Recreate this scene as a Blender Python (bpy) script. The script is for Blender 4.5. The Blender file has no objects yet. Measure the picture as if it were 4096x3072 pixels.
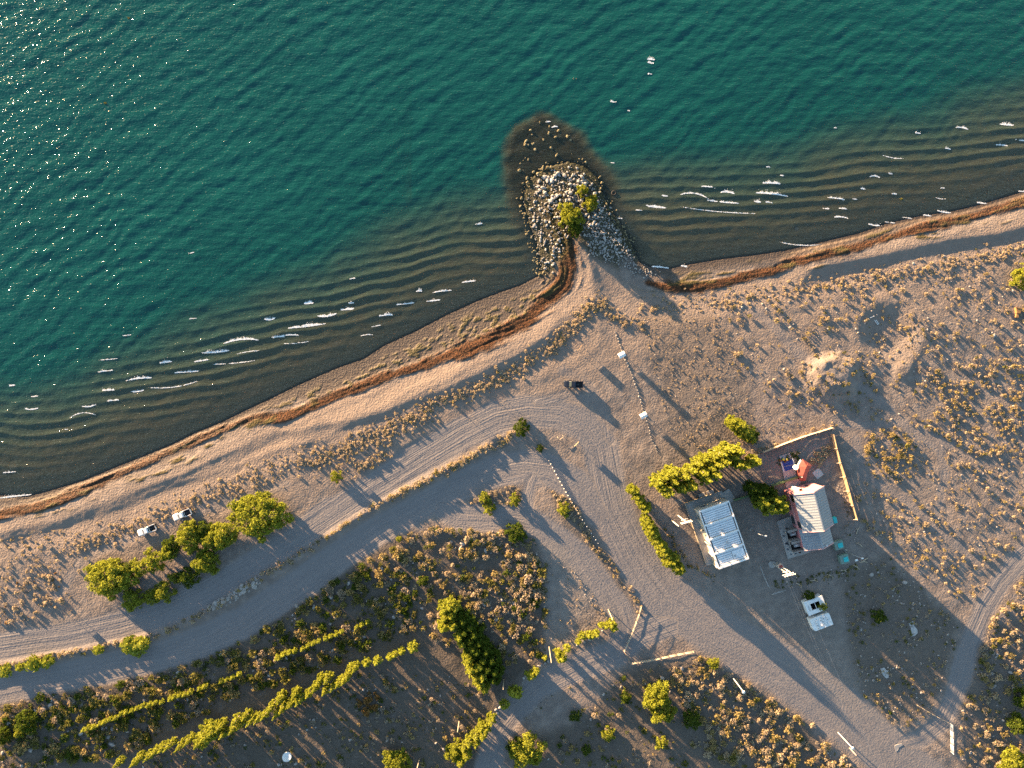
import bpy, bmesh, math, random
import numpy as np
from mathutils import Vector, Matrix

# ------------------------------------------------------------------ camera, sky, sun, exposure
SC = bpy.context.scene
COL = SC.collection
ALT, PX = 200.0, 0.07            # camera height above the lake (m), metres per photo pixel at lake level
SUN_EL, SUN_DIR = math.radians(5.7), Vector((-0.735, 0.678, 0)).normalized()
cam_d = bpy.data.cameras.new('camera'); cam = bpy.data.objects.new('camera', cam_d); COL.objects.link(cam)
cam.location = (0, 0, ALT); cam.rotation_euler = (0, 0, 0)
cam_d.angle = 2 * math.atan(2048 * PX / ALT); cam_d.clip_start = 1; cam_d.clip_end = 12000
SC.camera = cam
W = bpy.data.worlds.new('World'); SC.world = W; W.use_nodes = True
nt = W.node_tree
sky = nt.nodes.new('ShaderNodeTexSky'); sky.sky_type = 'NISHITA'; sky.sun_disc = False
sky.sun_elevation = SUN_EL; sky.sun_rotation = math.atan2(SUN_DIR.x, SUN_DIR.y)
sky.air_density = 1.0; sky.dust_density = 0.4; sky.ozone_density = 1.6
nt.links.new(sky.outputs[0], nt.nodes['Background'].inputs[0]); nt.nodes['Background'].inputs[1].default_value = 0.078
sd = bpy.data.lights.new('sun', 'SUN'); sd.energy = 5.0; sd.angle = math.radians(0.53); sd.color = (1.0, 0.66, 0.36)
so = bpy.data.objects.new('sun', sd); COL.objects.link(so)
to_sun = Vector((SUN_DIR.x * math.cos(SUN_EL), SUN_DIR.y * math.cos(SUN_EL), math.sin(SUN_EL)))
so.rotation_euler = to_sun.to_track_quat('Z', 'Y').to_euler(); so.location = (-140, 130, 60)
SC.view_settings.view_transform = 'Standard'; SC.view_settings.look = 'None'
SC.view_settings.exposure = 3.0; SC.view_settings.gamma = 1.0
SC.render.engine = 'CYCLES'
SC.cycles.use_denoising = False
SC.cycles.max_bounces = 5; SC.cycles.diffuse_bounces = 1; SC.cycles.glossy_bounces = 2
SC.cycles.transparent_max_bounces = 8; SC.cycles.transmission_bounces = 2
SC.cycles.sample_clamp_indirect = 4.0

RNG = np.random.default_rng(11); random.seed(5)

# ------------------------------------------------------------------ small maths
def P(px, py, z=0.0):
    k = PX * (1 - z / ALT)
    return Vector(((px - 2048) * k, (1536 - py) * k, z))

def hash2(i, j, seed):
    h = (i * 374761393 + j * 668265263 + seed * 362437 + 1013) & 0x7fffffff
    h = ((h ^ (h >> 13)) * 1274126177) & 0x7fffffff
    return ((h ^ (h >> 16)) & 0xffff) / 65535.0

def vnoise(x, y, scale, seed=0):
    x = np.asarray(x, float) / scale; y = np.asarray(y, float) / scale
    i = np.floor(x).astype(np.int64); j = np.floor(y).astype(np.int64)
    u = x - i; v = y - j; u = u * u * (3 - 2 * u); v = v * v * (3 - 2 * v)
    a, b, c, d = hash2(i, j, seed), hash2(i + 1, j, seed), hash2(i, j + 1, seed), hash2(i + 1, j + 1, seed)
    return (a * (1 - u) + b * u) * (1 - v) + (c * (1 - u) + d * u) * v

def fbm(x, y, scale, octv=3, seed=0):
    s, amp, tot = 0, 1.0, 0
    for o in range(octv):
        s = s + amp * vnoise(x, y, scale / 2 ** o, seed + 17 * o); tot += amp; amp *= 0.5
    return s / tot * 2 - 1

def sstep(a, b, x):
    t = np.clip((x - a) / (b - a), 0, 1); return t * t * (3 - 2 * t)

def W2(pts, z=1.5):
    return np.array([P(a, b, z)[:2] for a, b in pts])

def linedist(x, y, pts):
    """distance, distance along, signed side (left of travel positive) to a polyline in metres"""
    best = np.full(x.shape, 1e9); al = np.zeros(x.shape); lat = np.zeros(x.shape); run = 0.0
    for (ax, ay), (bx, by) in zip(pts[:-1], pts[1:]):
        dx, dy = bx - ax, by - ay; L = math.hypot(dx, dy)
        t = np.clip(((x - ax) * dx + (y - ay) * dy) / (L * L), 0, 1)
        d = np.hypot(x - ax - t * dx, y - ay - t * dy)
        m = d < best
        best = np.where(m, d, best); al = np.where(m, run + t * L, al)
        cr = np.sign(dx * (y - ay) - dy * (x - ax)); lat = np.where(m, cr * d, lat); run += L
    return best, al, lat

def inside(x, y, poly):
    r = np.zeros(np.shape(x), bool); n = len(poly)
    for k in range(n):
        (x1, y1), (x2, y2) = poly[k], poly[(k + 1) % n]
        if y1 == y2: continue
        c = ((y1 > y) != (y2 > y)) & (x < (x2 - x1) * (y - y1) / (y2 - y1) + x1)
        r ^= c
    return r

def resample(pts, step):
    pts = [np.array(p, float) for p in pts]; out = [pts[0]]; carry = 0
    for a, b in zip(pts[:-1], pts[1:]):
        L = np.linalg.norm(b - a); t = step - carry
        while t <= L: out.append(a + (b - a) * t / L); t += step
        carry = L - (t - step)
    return np.array(out)

ONES = ['', 'first', 'second', 'third', 'fourth', 'fifth', 'sixth', 'seventh', 'eighth', 'ninth', 'tenth', 'eleventh', 'twelfth',
        'thirteenth', 'fourteenth', 'fifteenth', 'sixteenth', 'seventeenth', 'eighteenth', 'nineteenth']
TENS = {20: 'twent', 30: 'thirt', 40: 'fort', 50: 'fift', 60: 'sixt', 70: 'sevent', 80: 'eight', 90: 'ninet'}
def nth(n):
    if n < 20: return ONES[n]
    t = TENS[n // 10 * 10]
    return t + 'ieth' if n % 10 == 0 else t + 'y-' + ONES[n % 10]

# ------------------------------------------------------------------ materials
class NB:
    def __init__(s, name):
        s.m = bpy.data.materials.new(name); s.m.use_nodes = True; s.t = s.m.node_tree; s.t.nodes.clear()
        s.out = s.n('ShaderNodeOutputMaterial')
    def n(s, k, **kw):
        o = s.t.nodes.new(k)
        for a, b in kw.items(): setattr(o, a, b)
        return o
    def l(s, a, b): s.t.links.new(a, b)
    def val(s, inp, v):
        if hasattr(v, 'is_output') or isinstance(v, bpy.types.NodeSocket): s.l(v, inp)
        else: inp.default_value = (*v, 1) if isinstance(v, tuple) and len(v) == 3 and inp.type == 'RGBA' else v
    def math(s, op, a, b=0.0, c=None, clamp=False):
        o = s.n('ShaderNodeMath', operation=op); o.use_clamp = clamp
        s.val(o.inputs[0], a); s.val(o.inputs[1], b)
        if c is not None: s.val(o.inputs[2], c)
        return o.outputs[0]
    def ss(s, lo, hi, x):
        o = s.n('ShaderNodeMapRange', interpolation_type='SMOOTHSTEP')
        s.val(o.inputs[0], x); o.inputs[1].default_value = lo; o.inputs[2].default_value = hi
        return o.outputs[0]
    def mix(s, f, a, b):
        o = s.n('ShaderNodeMix', data_type='RGBA'); s.val(o.inputs[0], f); s.val(o.inputs[6], a); s.val(o.inputs[7], b)
        return o.outputs[2]
    def noise(s, vec, scale, detail=3, rough=0.55, kind=None):
        o = s.n('ShaderNodeTexNoise'); o.inputs['Scale'].default_value = scale; o.inputs['Detail'].default_value = detail
        o.inputs['Roughness'].default_value = rough
        if vec is not None: s.l(vec, o.inputs['Vector'])
        return o.outputs[0]
    def attr(s, name):
        o = s.n('ShaderNodeAttribute'); o.attribute_name = name; return o
    def sep(s, v):
        o = s.n('ShaderNodeSeparateXYZ'); s.l(v, o.inputs[0]); return o.outputs
    def comb(s, x, y, z=0.0):
        o = s.n('ShaderNodeCombineXYZ'); s.val(o.inputs[0], x); s.val(o.inputs[1], y); s.val(o.inputs[2], z); return o.outputs[0]
    def bump(s, h, dist, strength=1.0, normal=None):
        o = s.n('ShaderNodeBump'); o.inputs['Distance'].default_value = dist; o.inputs['Strength'].default_value = strength
        s.val(o.inputs['Height'], h)
        if normal is not None: s.l(normal, o.inputs['Normal'])
        return o.outputs[0]
    def principled(s, col, rough=0.8, normal=None, **kw):
        o = s.n('ShaderNodeBsdfPrincipled'); s.val(o.inputs['Base Color'], col); s.val(o.inputs['Roughness'], rough)
        if normal is not None: s.l(normal, o.inputs['Normal'])
        for k, v in kw.items(): s.val(o.inputs[k.replace('_', ' ')], v)
        return o.outputs[0]

MATS = {}
def plain(name, col, rough=0.7, var=0.25, scale=1.5, bump=0.02, metallic=0.0, spec=0.4, dirt=None):
    """paint, metal, wood, stone: base colour with uneven wear"""
    if name in MATS: return MATS[name]
    b = NB(name); tc = b.n('ShaderNodeTexCoord').outputs['Object']
    n1 = b.noise(tc, scale, 4, 0.6); n2 = b.noise(tc, scale * 7, 2)
    f = b.math('MULTIPLY', b.math('ADD', b.math('MULTIPLY', n1, 0.7), b.math('MULTIPLY', n2, 0.3)), 1.0)
    dark = tuple(c * (1 - var) for c in col); light = tuple(min(0.9, c * (1 + var * 0.6)) for c in col)
    c = b.mix(b.ss(0.3, 0.7, f), dark, light)
    if dirt: c = b.mix(b.math('MULTIPLY', b.ss(0.56, 0.7, b.noise(tc, scale * 2.3, 5, 0.65)), 0.8), c, dirt)
    r = b.math('ADD', rough - 0.08, b.math('MULTIPLY', n2, 0.16))
    nm = b.bump(n2, bump) if bump else None
    b.l(b.principled(c, r, nm, Metallic=metallic, Specular_IOR_Level=spec), b.out.inputs[0])
    MATS[name] = b.m; return b.m

def leafmat(name, c1, c2, c3=None, trans=0.25):
    if name in MATS: return MATS[name]
    b = NB(name); oi = b.n('ShaderNodeObjectInfo'); tc = b.n('ShaderNodeTexCoord').outputs['Object']
    r = b.attr('rnd').outputs['Fac']
    c = b.mix(r, c1, c2)
    if c3: c = b.mix(b.ss(0.35, 0.8, b.math('ADD', b.math('MULTIPLY', oi.outputs['Random'], 0.5), b.math('MULTIPLY', b.noise(tc, 0.5, 2), 0.5))), c, c3)
    d = b.n('ShaderNodeBsdfDiffuse'); b.val(d.inputs[0], c)
    t = b.n('ShaderNodeBsdfTranslucent'); b.val(t.inputs[0], c)
    mx = b.n('ShaderNodeMixShader'); mx.inputs[0].default_value = trans
    b.l(d.outputs[0], mx.inputs[1]); b.l(t.outputs[0], mx.inputs[2]); b.l(mx.outputs[0], b.out.inputs[0])
    MATS[name] = b.m; return b.m

# ------------------------------------------------------------------ objects
def mesh(name, V, F, mat=None, smooth=False):
    me = bpy.data.meshes.new(name); me.from_pydata([tuple(v) for v in V], [], F if isinstance(F, list) else [tuple(f) for f in F]); me.update()
    if mat: me.materials.append(mat)
    if smooth: me.shade_smooth()
    return me

def np_mesh(name, V, F, mat=None, smooth=False, rnd=None):
    """fast mesh from numpy arrays, F an (n,k) array"""
    me = bpy.data.meshes.new(name); n, k = F.shape
    me.vertices.add(len(V)); me.vertices.foreach_set('co', np.ascontiguousarray(V, np.float32).ravel())
    me.loops.add(n * k); me.loops.foreach_set('vertex_index', np.ascontiguousarray(F, np.int32).ravel())
    me.polygons.add(n); me.polygons.foreach_set('loop_start', np.arange(0, n * k, k, dtype=np.int32))
    try: me.polygons.foreach_set('loop_total', np.full(n, k, np.int32))
    except Exception: pass
    if rnd is not None:
        a = me.attributes.new('rnd', 'FLOAT', 'FACE'); a.data.foreach_set('value', np.ascontiguousarray(rnd, np.float32))
    me.update(calc_edges=True); me.validate()
    if mat: me.materials.append(mat)
    if smooth: me.shade_smooth()
    return me

def obj(name, me, parent=None, loc=None, rz=0.0, scale=None):
    o = bpy.data.objects.new(name, me); COL.objects.link(o)
    if parent: o.parent = parent
    if loc is not None: o.location = loc
    if rz: o.rotation_euler = (0, 0, rz)
    if scale is not None: o.scale = scale
    return o

def tag(o, label=None, cat=None, group=None, kind=None):
    if label: o['label'] = label
    if cat: o['category'] = cat
    if group: o['group'] = group
    if kind: o['kind'] = kind
    return o

def thing(name, label, cat, loc, rz=0.0, group=None):
    o = bpy.data.objects.new(name, None); COL.objects.link(o); o.empty_display_size = 0.3
    o.location = loc; o.rotation_euler = (0, 0, rz)
    return tag(o, label, cat, group)

BOXF = [(0, 3, 2, 1), (4, 5, 6, 7), (0, 1, 5, 4), (1, 2, 6, 5), (2, 3, 7, 6), (3, 0, 4, 7)]
def boxv(x0, x1, y0, y1, z0, z1):
    return [(x0, y0, z0), (x1, y0, z0), (x1, y1, z0), (x0, y1, z0), (x0, y0, z1), (x1, y0, z1), (x1, y1, z1), (x0, y1, z1)]
def box(name, parent, mat, x0, x1, y0, y1, z0, z1, bevel=0.0):
    me = mesh(name, boxv(x0, x1, y0, y1, z0, z1), BOXF, mat)
    if bevel:
        bm = bmesh.new(); bm.from_mesh(me)
        bmesh.ops.bevel(bm, geom=bm.edges[:], offset=bevel, segments=2, affect='EDGES', profile=0.6)
        bm.to_mesh(me); bm.free()
    return obj(name, me, parent)

def prism(name, parent, mat, pts, z0, z1):
    n = len(pts); V = [(x, y, z0) for x, y in pts] + [(x, y, z1) for x, y in pts]
    F = [tuple(range(n - 1, -1, -1)), tuple(range(n, 2 * n))] + [(i, (i + 1) % n, n + (i + 1) % n, n + i) for i in range(n)]
    return obj(name, mesh(name, V, F, mat), parent)

def tube(path, radii, n=6, cap=True):
    """verts and faces of a tapered tube along points"""
    V, F = [], []; path = [Vector(p) for p in path]
    for i, p in enumerate(path):
        d = (path[min(i + 1, len(path) - 1)] - path[max(i - 1, 0)]).normalized()
        a = d.orthogonal().normalized(); b = d.cross(a)
        r = radii[i] if hasattr(radii, '__len__') else radii
        V += [p + a * r * math.cos(2 * math.pi * k / n) + b * r * math.sin(2 * math.pi * k / n) for k in range(n)]
    for i in range(len(path) - 1):
        for k in range(n):
            F.append((i * n + k, i * n + (k + 1) % n, (i + 1) * n + (k + 1) % n, (i + 1) * n + k))
    if cap: F += [tuple(range(n - 1, -1, -1)), tuple(range(len(V) - n, len(V)))]
    return V, F

def join(parts):
    V, F = [], []
    for v, f in parts:
        o = len(V); V += list(v); F += [tuple(i + o for i in q) for q in f]
    return V, F

def tubeobj(name, parent, mat, path, radii, n=6):
    V, F = tube(path, radii, n); return obj(name, mesh(name, V, F, mat, True), parent)

def quad(name, parent, mat, pts, t=0.02):
    """a thin plate: four or more corners, thickness along its normal"""
    p = [Vector(q) for q in pts]; nrm = (p[1] - p[0]).cross(p[2] - p[0]).normalized() * t; n = len(p)
    V = [q + nrm for q in p] + [q for q in p]
    F = [tuple(range(n)), tuple(range(2 * n - 1, n - 1, -1))] + [(i, n + i, n + (i + 1) % n, (i + 1) % n) for i in range(n)]
    return obj(name, mesh(name, V, F, mat), parent)

def copy_tree(o, parent=None, loc=None, rz=None, scale=None):
    c = o.copy(); COL.objects.link(c)
    if parent: c.parent = parent
    if loc is not None: c.location = loc
    if rz is not None: c.rotation_euler = (0, 0, rz)
    if scale is not None: c.scale = scale
    for ch in o.children: copy_tree(ch, c)
    return c
# ------------------------------------------------------------------ lines of the place, in photo pixels
SHORE_L = [(-9000, 4200), (-1500, 2420), (-400, 2110), (0, 1982), (108, 1988), (199, 1964), (337, 1922), (482, 1862), (603, 1814), (687, 1780), (783, 1732), (892, 1687),
           (976, 1645), (1085, 1594), (1205, 1536), (1353, 1471), (1454, 1437), (1543, 1380), (1657, 1329), (1796, 1256), (1916, 1202),
           (2005, 1168), (2087, 1142), (2150, 1108), (2172, 1085)]
JETTY = [(2162, 1040), (2150, 960), (2117, 888), (2098, 810), (2105, 740), (2140, 700), (2200, 668), (2270, 650), (2335, 668), (2392, 720),
         (2412, 790), (2442, 840), (2479, 893), (2511, 945), (2535, 1000), (2560, 1050)]
SHORE_R = [(2600, 1068), (2681, 1076), (2735, 1062), (2884, 1037), (3006, 1023), (3141, 1003), (3242, 979), (3432, 935), (3547, 895), (3682, 864),
           (3804, 847), (3919, 820), (4096, 766), (4600, 620), (6000, 250), (12000, -1500)]
SHORE = W2(SHORE_L + JETTY + SHORE_R, 0)
LAND = np.vstack([SHORE, W2([(14000, 16000), (-12000, 16000)], 0)])
APRON = W2([(2117, 930), (2077, 870), (2045, 816), (2020, 744), (2004, 671), (2010, 581), (2035, 515), (2090, 466), (2171, 436), (2244, 468),
            (2334, 519), (2370, 599), (2406, 671), (2461, 744), (2463, 816), (2525, 924), (2580, 1010), (2540, 1060), (2170, 1090)], 0)
BERM_L = W2([(-600, 2190), (0, 2125), (180, 2090), (350, 2035), (512, 1968), (603, 1936), (723, 1894), (844, 1834), (964, 1790), (1100, 1727), (1227, 1705), (1353, 1680),
             (1543, 1636), (1670, 1585), (1796, 1534), (1923, 1484), (2049, 1420), (2176, 1344), (2258, 1262), (2300, 1190)])
BERM_L2 = W2([(-600, 2300), (150, 2120), (400, 2050), (700, 1930), (950, 1855), (1180, 1775), (1380, 1745)])
BERM_R = W2([(3120, 1108), (3195, 1092), (3310, 1050), (3412, 1030), (3547, 1008), (3682, 975), (3817, 949), (3953, 928), (4096, 893), (4600, 760)])
BANK = W2([(-500, 2740), (0, 2660), (136, 2633), (271, 2612), (380, 2590), (463, 2571), (544, 2555), (625, 2539), (707, 2502), (809, 2453), (910, 2396), (992, 2339), (1073, 2290),
           (1179, 2230), (1300, 2153), (1489, 2031), (1670, 1940), (1796, 1870), (1923, 1800), (2049, 1728), (2118, 1696)])
WEED_L = W2([(-400, 2160), (0, 2055), (185, 2019), (253, 1995), (362, 1945), (482, 1890), (603, 1836), (753, 1769), (874, 1719), (995, 1681), (1145, 1658), (1227, 1633), (1385, 1563), (1511, 1513),
             (1670, 1468), (1828, 1405), (1954, 1361), (2081, 1297), (2144, 1240), (2208, 1177), (2258, 1114), (2280, 1051), (2276, 990), (2250, 930), (2228, 870), (2225, 800)])
WEED_R = W2([(2600, 1128), (2700, 1148), (2769, 1150), (2904, 1124), (3073, 1079), (3242, 1031), (3411, 990), (3547, 950), (3682, 914), (3851, 874), (4096, 808), (4600, 660)])
ROAD_A = W2([(-600, 2680), (0, 2600), (270, 2560), (488, 2510), (650, 2460), (829, 2380), (992, 2285), (1114, 2205), (1300, 2080), (1480, 1962), (1670, 1845), (1860, 1732), (1986, 1668),
             (2113, 1645), (2240, 1655), (2334, 1700), (2400, 1790), (2420, 1900), (2450, 2040), (2540, 2222), (2667, 2389), (2889, 2537),
             (3148, 2685), (3370, 2852), (3574, 3030), (3900, 3300), (4800, 3900)])
ROAD_B = W2([(-600, 2860), (0, 2753), (217, 2709), (434, 2671), (651, 2617), (814, 2568), (976, 2492), (1240, 2310), (1500, 2121), (1663, 2029), (1825, 1948),
             (1988, 1886), (2097, 1866), (2205, 1880), (2330, 1950), (2430, 2060)])
TRACKS = [W2([(1760, 2020), (1830, 2068), (2043, 2078), (2150, 2100), (2240, 2165), (2330, 2235), (2400, 2330), (2470, 2430), (2500, 2520), (2480, 2590)]),
          W2([(2700, 2480), (2560, 2530), (2480, 2600), (2315, 2667), (2150, 2745), (2060, 2830), (1985, 2926), (1950, 3050), (1930, 3300)]),
          W2([(3500, 3000), (3673, 2957), (3767, 2883), (3810, 2794), (3841, 2699), (3867, 2594), (3899, 2515), (3936, 2431), (3999, 2331), (4093, 2226), (4400, 1990)]),
          W2([(2113, 2070), (2110, 1990), (2125, 1930), (2150, 1880)])]
SOFT = [[(230, 2380), (330, 2240), (480, 2165), (650, 2105), (800, 2040), (1000, 1985), (1150, 1940)], [(2960, 1190), (3080, 1290), (3200, 1420), (3460, 1560), (3560, 1640)], [(3330, 1690), (3440, 1700), (3620, 1700), (3800, 1780)],
        [(3420, 1760), (3450, 1900), (3620, 2000), (3720, 2090), (3900, 2240)], [(3600, 1690), (3760, 1800), (3780, 1900), (3740, 2060)], [(2250, 1480), (2350, 1540), (2420, 1640), (2440, 1760)], [(2150, 1610), (2260, 1580), (2380, 1610), (2450, 1720)], [(2600, 1880), (2680, 1990), (2760, 2020)]]
YARD = W2([(2700, 1950), (2990, 1880), (3100, 1860), (3260, 1900), (3420, 2100), (3460, 2320), (3330, 2330), (3420, 2560), (3650, 2960), (3300, 2780), (2900, 2500), (2740, 2330)])

# ------------------------------------------------------------------ terrain height on one grid
def axis(lo, hi, step, far):
    core = np.arange(lo, hi + step / 2, step); g = step * 1.6; out = []; p = core[-1]
    while p < far: p += g; out.append(p); g *= 1.32
    q = core[0]; g = step * 1.6; inn = []
    while q > -far: q -= g; inn.append(q); g *= 1.32
    return np.concatenate([inn[::-1], core, out])
GX = axis(-147.0, 147.0, 0.40, 4000.0); GY = axis(-110.5, 66.0, 0.40, 4000.0)
X, Y = np.meshgrid(GX, GY)
sdist, salong, _ = linedist(X, Y, SHORE)
isl = inside(X, Y, LAND)
D = np.where(isl, sdist, -sdist)                                  # metres inland of the water line
core = np.exp(-np.clip(np.hypot(X, Y) - 220, 0, None) / 150)      # detail fades far outside the frame
apd, _, _ = linedist(X, Y, np.vstack([APRON, APRON[:1]]))
apin = inside(X, Y, APRON); apm = sstep(-2.0, 3.0, np.where(apin, apd, -apd) + 1.1 * fbm(X * 0.8 + Y * 0.6, Y * 0.8 - X * 0.6, 4, 3, 13)) * (D < 30)
def below(pts):                                                   # signed: positive on the inland side of a W-E line
    d, a, lat = linedist(X, Y, pts); return -lat, a, d
Z = np.interp(D, [-900, -200, -60, -25, -8, 0, 3, 8, 16, 26, 60], [-30, -13, -6.5, -2.2, -0.75, 0.0, 0.15, 0.50, 1.45, 1.7, 1.8])
mainD, _, _ = linedist(X, Y, W2(SHORE_L[:-4] + [(2300, 1110)] + SHORE_R, 0))
zm = np.interp(-mainD, [-900, -200, -60, -25, -8, 0], [-30, -13, -6.5, -2.2, -0.75, -.02])
Z = np.where(D < 0, np.where(np.abs(X - P(2290, 0)[0]) < 45, np.minimum(Z, zm * sstep(0.0, 7.0, -D)), Z), Z)
Z = np.where(D < 0, Z * (1 - apm) + np.maximum(Z, -0.42) * apm, Z)
jet = np.exp(-((X - P(2270, 850)[0]) / 9) ** 2 - ((Y - P(2270, 850)[1]) / 22) ** 2) * (D > 0)
Z = Z + 0.45 * jet
wob = fbm(X, Y, 9, 3, 3)
for line, hgt, wid in ((BERM_L, 0.50, 1.9), (BERM_L2, 0.26, 1.3), (BERM_R, 0.98, 2.6)):
    s, a, d = below(line); s = s + 0.5 * wob
    L = a.max(); fade = sstep(0, 12, a) * sstep(0, 10, L - a)
    prof = np.where(s < 0, np.exp(-(s / 6.0) ** 2), np.exp(-(np.clip(s, 0, None) / wid) ** 2))
    Z = Z + hgt * prof * fade * (D > 1)
s, a, bd = below(BANK); s = s + 0.35 * wob
fadeE = sstep(0, 26, a.max() - a)
Z = Z + fadeE * (0.34 * np.exp(-(s / 1.1) ** 2) - 0.55 * sstep(0.3, 5.0, s) * np.exp(-np.clip(s - 5, 0, None) / 30))
BANKS = s
def blob(px, py, r): c = P(px, py, 1.8); return np.hypot(X - c.x, Y - c.y) / (r * PX)
q = blob(3560, 1330, 130); Z = Z - 0.85 * (1 - sstep(0.35, 1.0, q)) + 0.10 * np.exp(-((q - 1.08) / 0.16) ** 2)
q = blob(3330, 1510, 120) + 0.25 * fbm(X, Y, 5, 3, 8); MND = 1 - sstep(0.35, 1.0, q); Z = Z + 1.6 * MND + 0.25 * MND * fbm(X, Y, 1.8, 3, 9)
q = blob(3620, 1480, 60) + 0.3 * fbm(X, Y, 3, 2, 18); Z = Z + 0.5 * (1 - sstep(0.3, 1.0, q))
rA, rAa, rAl = linedist(X, Y, ROAD_A); rB, rBa, rBl = linedist(X, Y, ROAD_B)
wA = np.interp(rAa, [0, 210, 240, 262, 330, 460], [3.7, 3.7, 4.2, 5.5, 6.2, 6.0])
mA = 1 - sstep(0, 1.8, rA - wA + 0.8 * wob); mB = 1 - sstep(0, 1.6, rB - 3.8 + 0.7 * wob)
gap = sstep(0.7, 2.2, np.abs(BANKS - 0.6)) * fadeE + (1 - fadeE); mA = mA * gap; mB = mB * gap
mT = np.zeros_like(mA); tl = np.zeros_like(mA); ta = np.zeros_like(mA); tb = np.full_like(mA, 1e9)
for k, (t, w) in enumerate(zip(TRACKS, (2.9, 3.0, 2.0, 0.9))):
    d, a, l = linedist(X, Y, t); m = 1 - sstep(0, 1.6, d - w + 0.7 * wob); mT = np.maximum(mT, m)
    n = d < tb; tb = np.where(n, d, tb); tl = np.where(n, l, tl); ta = np.where(n, a, ta)
mY = inside(X, Y, YARD) * 1.0
mS = np.zeros_like(mA)
for t in SOFT:
    d, a, l = linedist(X, Y, W2(t)); m = 0.46 * (1 - sstep(0.9, 1.7, d)); mS = np.maximum(mS, m)
    n = (d < tb) & (m > 0); tb = np.where(n, d, tb); tl = np.where(n, l, tl); ta = np.where(n, a, ta)
road = np.maximum.reduce([mA, mB, mT, mS])
near = np.argmin(np.stack([rA - wA, rB - 3.8, tb - 2.6]), 0)
LAT = np.choose(near, [rAl, rBl, tl]); ALO = np.choose(near, [rAa, rBa, ta])
land = sstep(4, 16, D)
Z = Z + core * land * (1 - 0.75 * road) * (0.22 * fbm(X, Y, 14, 2, 1) + 0.10 * fbm(X, Y, 4.0, 2, 2) + 0.035 * fbm(X, Y, 1.1, 2, 5))
Z = Z + core * land * road * (0.012 * np.sin(LAT * 2.6 + 3 * fbm(ALO, LAT * 0, 18, 2, 6)) + 0.045 * fbm(LAT + 0.3 * wob, ALO * 0.04, 1.1, 2, 7) - 0.06)
bch = sstep(2, 6, D) * (1 - sstep(24, 34, D))
Z = Z + core * bch * (0.10 * fbm(D + 0.4 * wob, salong * 0.06, 2.4, 2, 21) + 0.03 * fbm(X, Y, 1.0, 2, 22))
def gzs(m):
    m = m.astype(float)
    for _ in range(3):
        m = (m + np.roll(m, 2, 0) + np.roll(m, -2, 0) + np.roll(m, 2, 1) + np.roll(m, -2, 1)) / 5
    return m
def zone(poly, soft=2.0):
    p = W2(poly); d, _, _ = linedist(X, Y, np.vstack([p, p[:1]])); i = inside(X, Y, p)
    return sstep(-soft, soft, np.where(i, d, -d) + soft * 0.8 * fbm(X, Y, 6, 3, 61))
JM = zone([(2150, 1040), (2110, 890), (2100, 760), (2160, 690), (2270, 655), (2370, 690), (2420, 800), (2480, 900), (2540, 1010), (2470, 1070), (2370, 1020), (2300, 940), (2270, 1000), (2215, 1090), (2165, 1100)], 1.5) * 0.85  # dark ground between jetty rocks: wet weed plus gap shadows put into colour
wd = np.full_like(Z, 1e9)
for l, w in ((WEED_L, 1.35), (WEED_R, 1.45)):
    s, a, d = below(l)
    w2 = w * (1 + 0.9 * sstep(150, 175, a) * (l is WEED_L)) * (0.75 + 0.6 * vnoise(a, a * 0, 7, 31))
    wd = np.minimum(wd, d / w2)
strand = fbm(D * 1.0 + 0.5 * wob, salong * 0.10, 1.0, 3, 34)
weed = (1 - sstep(0.55, 1.3, wd + 0.35 * fbm(X, Y, 2.2, 3, 33) - 0.55 * strand)) * (D > 0.5)
Z = Z + core * weed * (0.12 + 0.42 * strand + 0.10 * fbm(X, Y, 0.9, 2, 35))
# yellow-green wrack between the water line and the rust-red line, and the specks on the flat sand
wg = sstep(0.05, 0.45, fbm(D, salong * 0.22, 1.0, 3, 41) - 0.12) * sstep(0.8, 2.0, D) * (1 - sstep(0.0, 1.0, np.clip(D - 6.5, 0, None)))
flat = inside(X, Y, W2([(1050, 1620), (1500, 1400), (1900, 1215), (2130, 1140), (2180, 1170), (2100, 1260), (1900, 1360), (1600, 1470), (1300, 1585)], 0))
fl = sstep(0.10, 0.32, fbm(X + Y * 0.5, Y * 1.6 - 0.6 * X, 1.5, 3, 43)) * flat * sstep(1.5, 4, D)
wg = np.maximum(wg * (~flat), fl); Z = Z + core * wg * 0.10
under = sstep(0, -2.5, D)
Z = Z + core * under * 0.05 * fbm(D * 1.0, salong * 0.3, 1.6, 2, 51)
soil = np.maximum.reduce([
    0.9 * zone([(-300, 2850), (0, 2800), (400, 2730), (900, 2570), (1300, 2340), (1600, 2150), (2130, 2120), (2180, 2350), (2160, 2640), (2000, 2800), (1900, 3300), (-300, 3300)]),
    0.8 * zone([(2560, 2650), (2800, 2620), (3000, 2750), (3250, 2920), (3500, 3300), (2000, 3300), (2150, 2950), (2350, 2850), (2480, 2700)]),
    0.6 * zone([(3350, 2280), (3540, 2230), (3820, 2500), (3780, 2750), (3650, 2900), (3500, 2900), (3400, 2600)]),
    0.6 * zone([(3960, 2520), (4300, 2300), (4300, 3300), (3840, 3300), (3850, 2760)]),
    0.55 * zone([(1840, 1950), (1990, 1905), (2090, 1960), (2060, 2050), (1900, 2055)], 1), 0.6 * zone([(2190, 1935), (2262, 1940), (2330, 2075), (2440, 2240), (2540, 2420), (2500, 2560), (2490, 2450), (2390, 2270), (2260, 2110)], 1),
    0.5 * zone([(2700, 1850), (2990, 1830), (2900, 2000), (2780, 2040), (2900, 2280), (2820, 2250), (2700, 2050)]),
    0.35 * zone([(2560, 1260), (2850, 1260), (3000, 1500), (3000, 1790), (2700, 1820)])])
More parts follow.
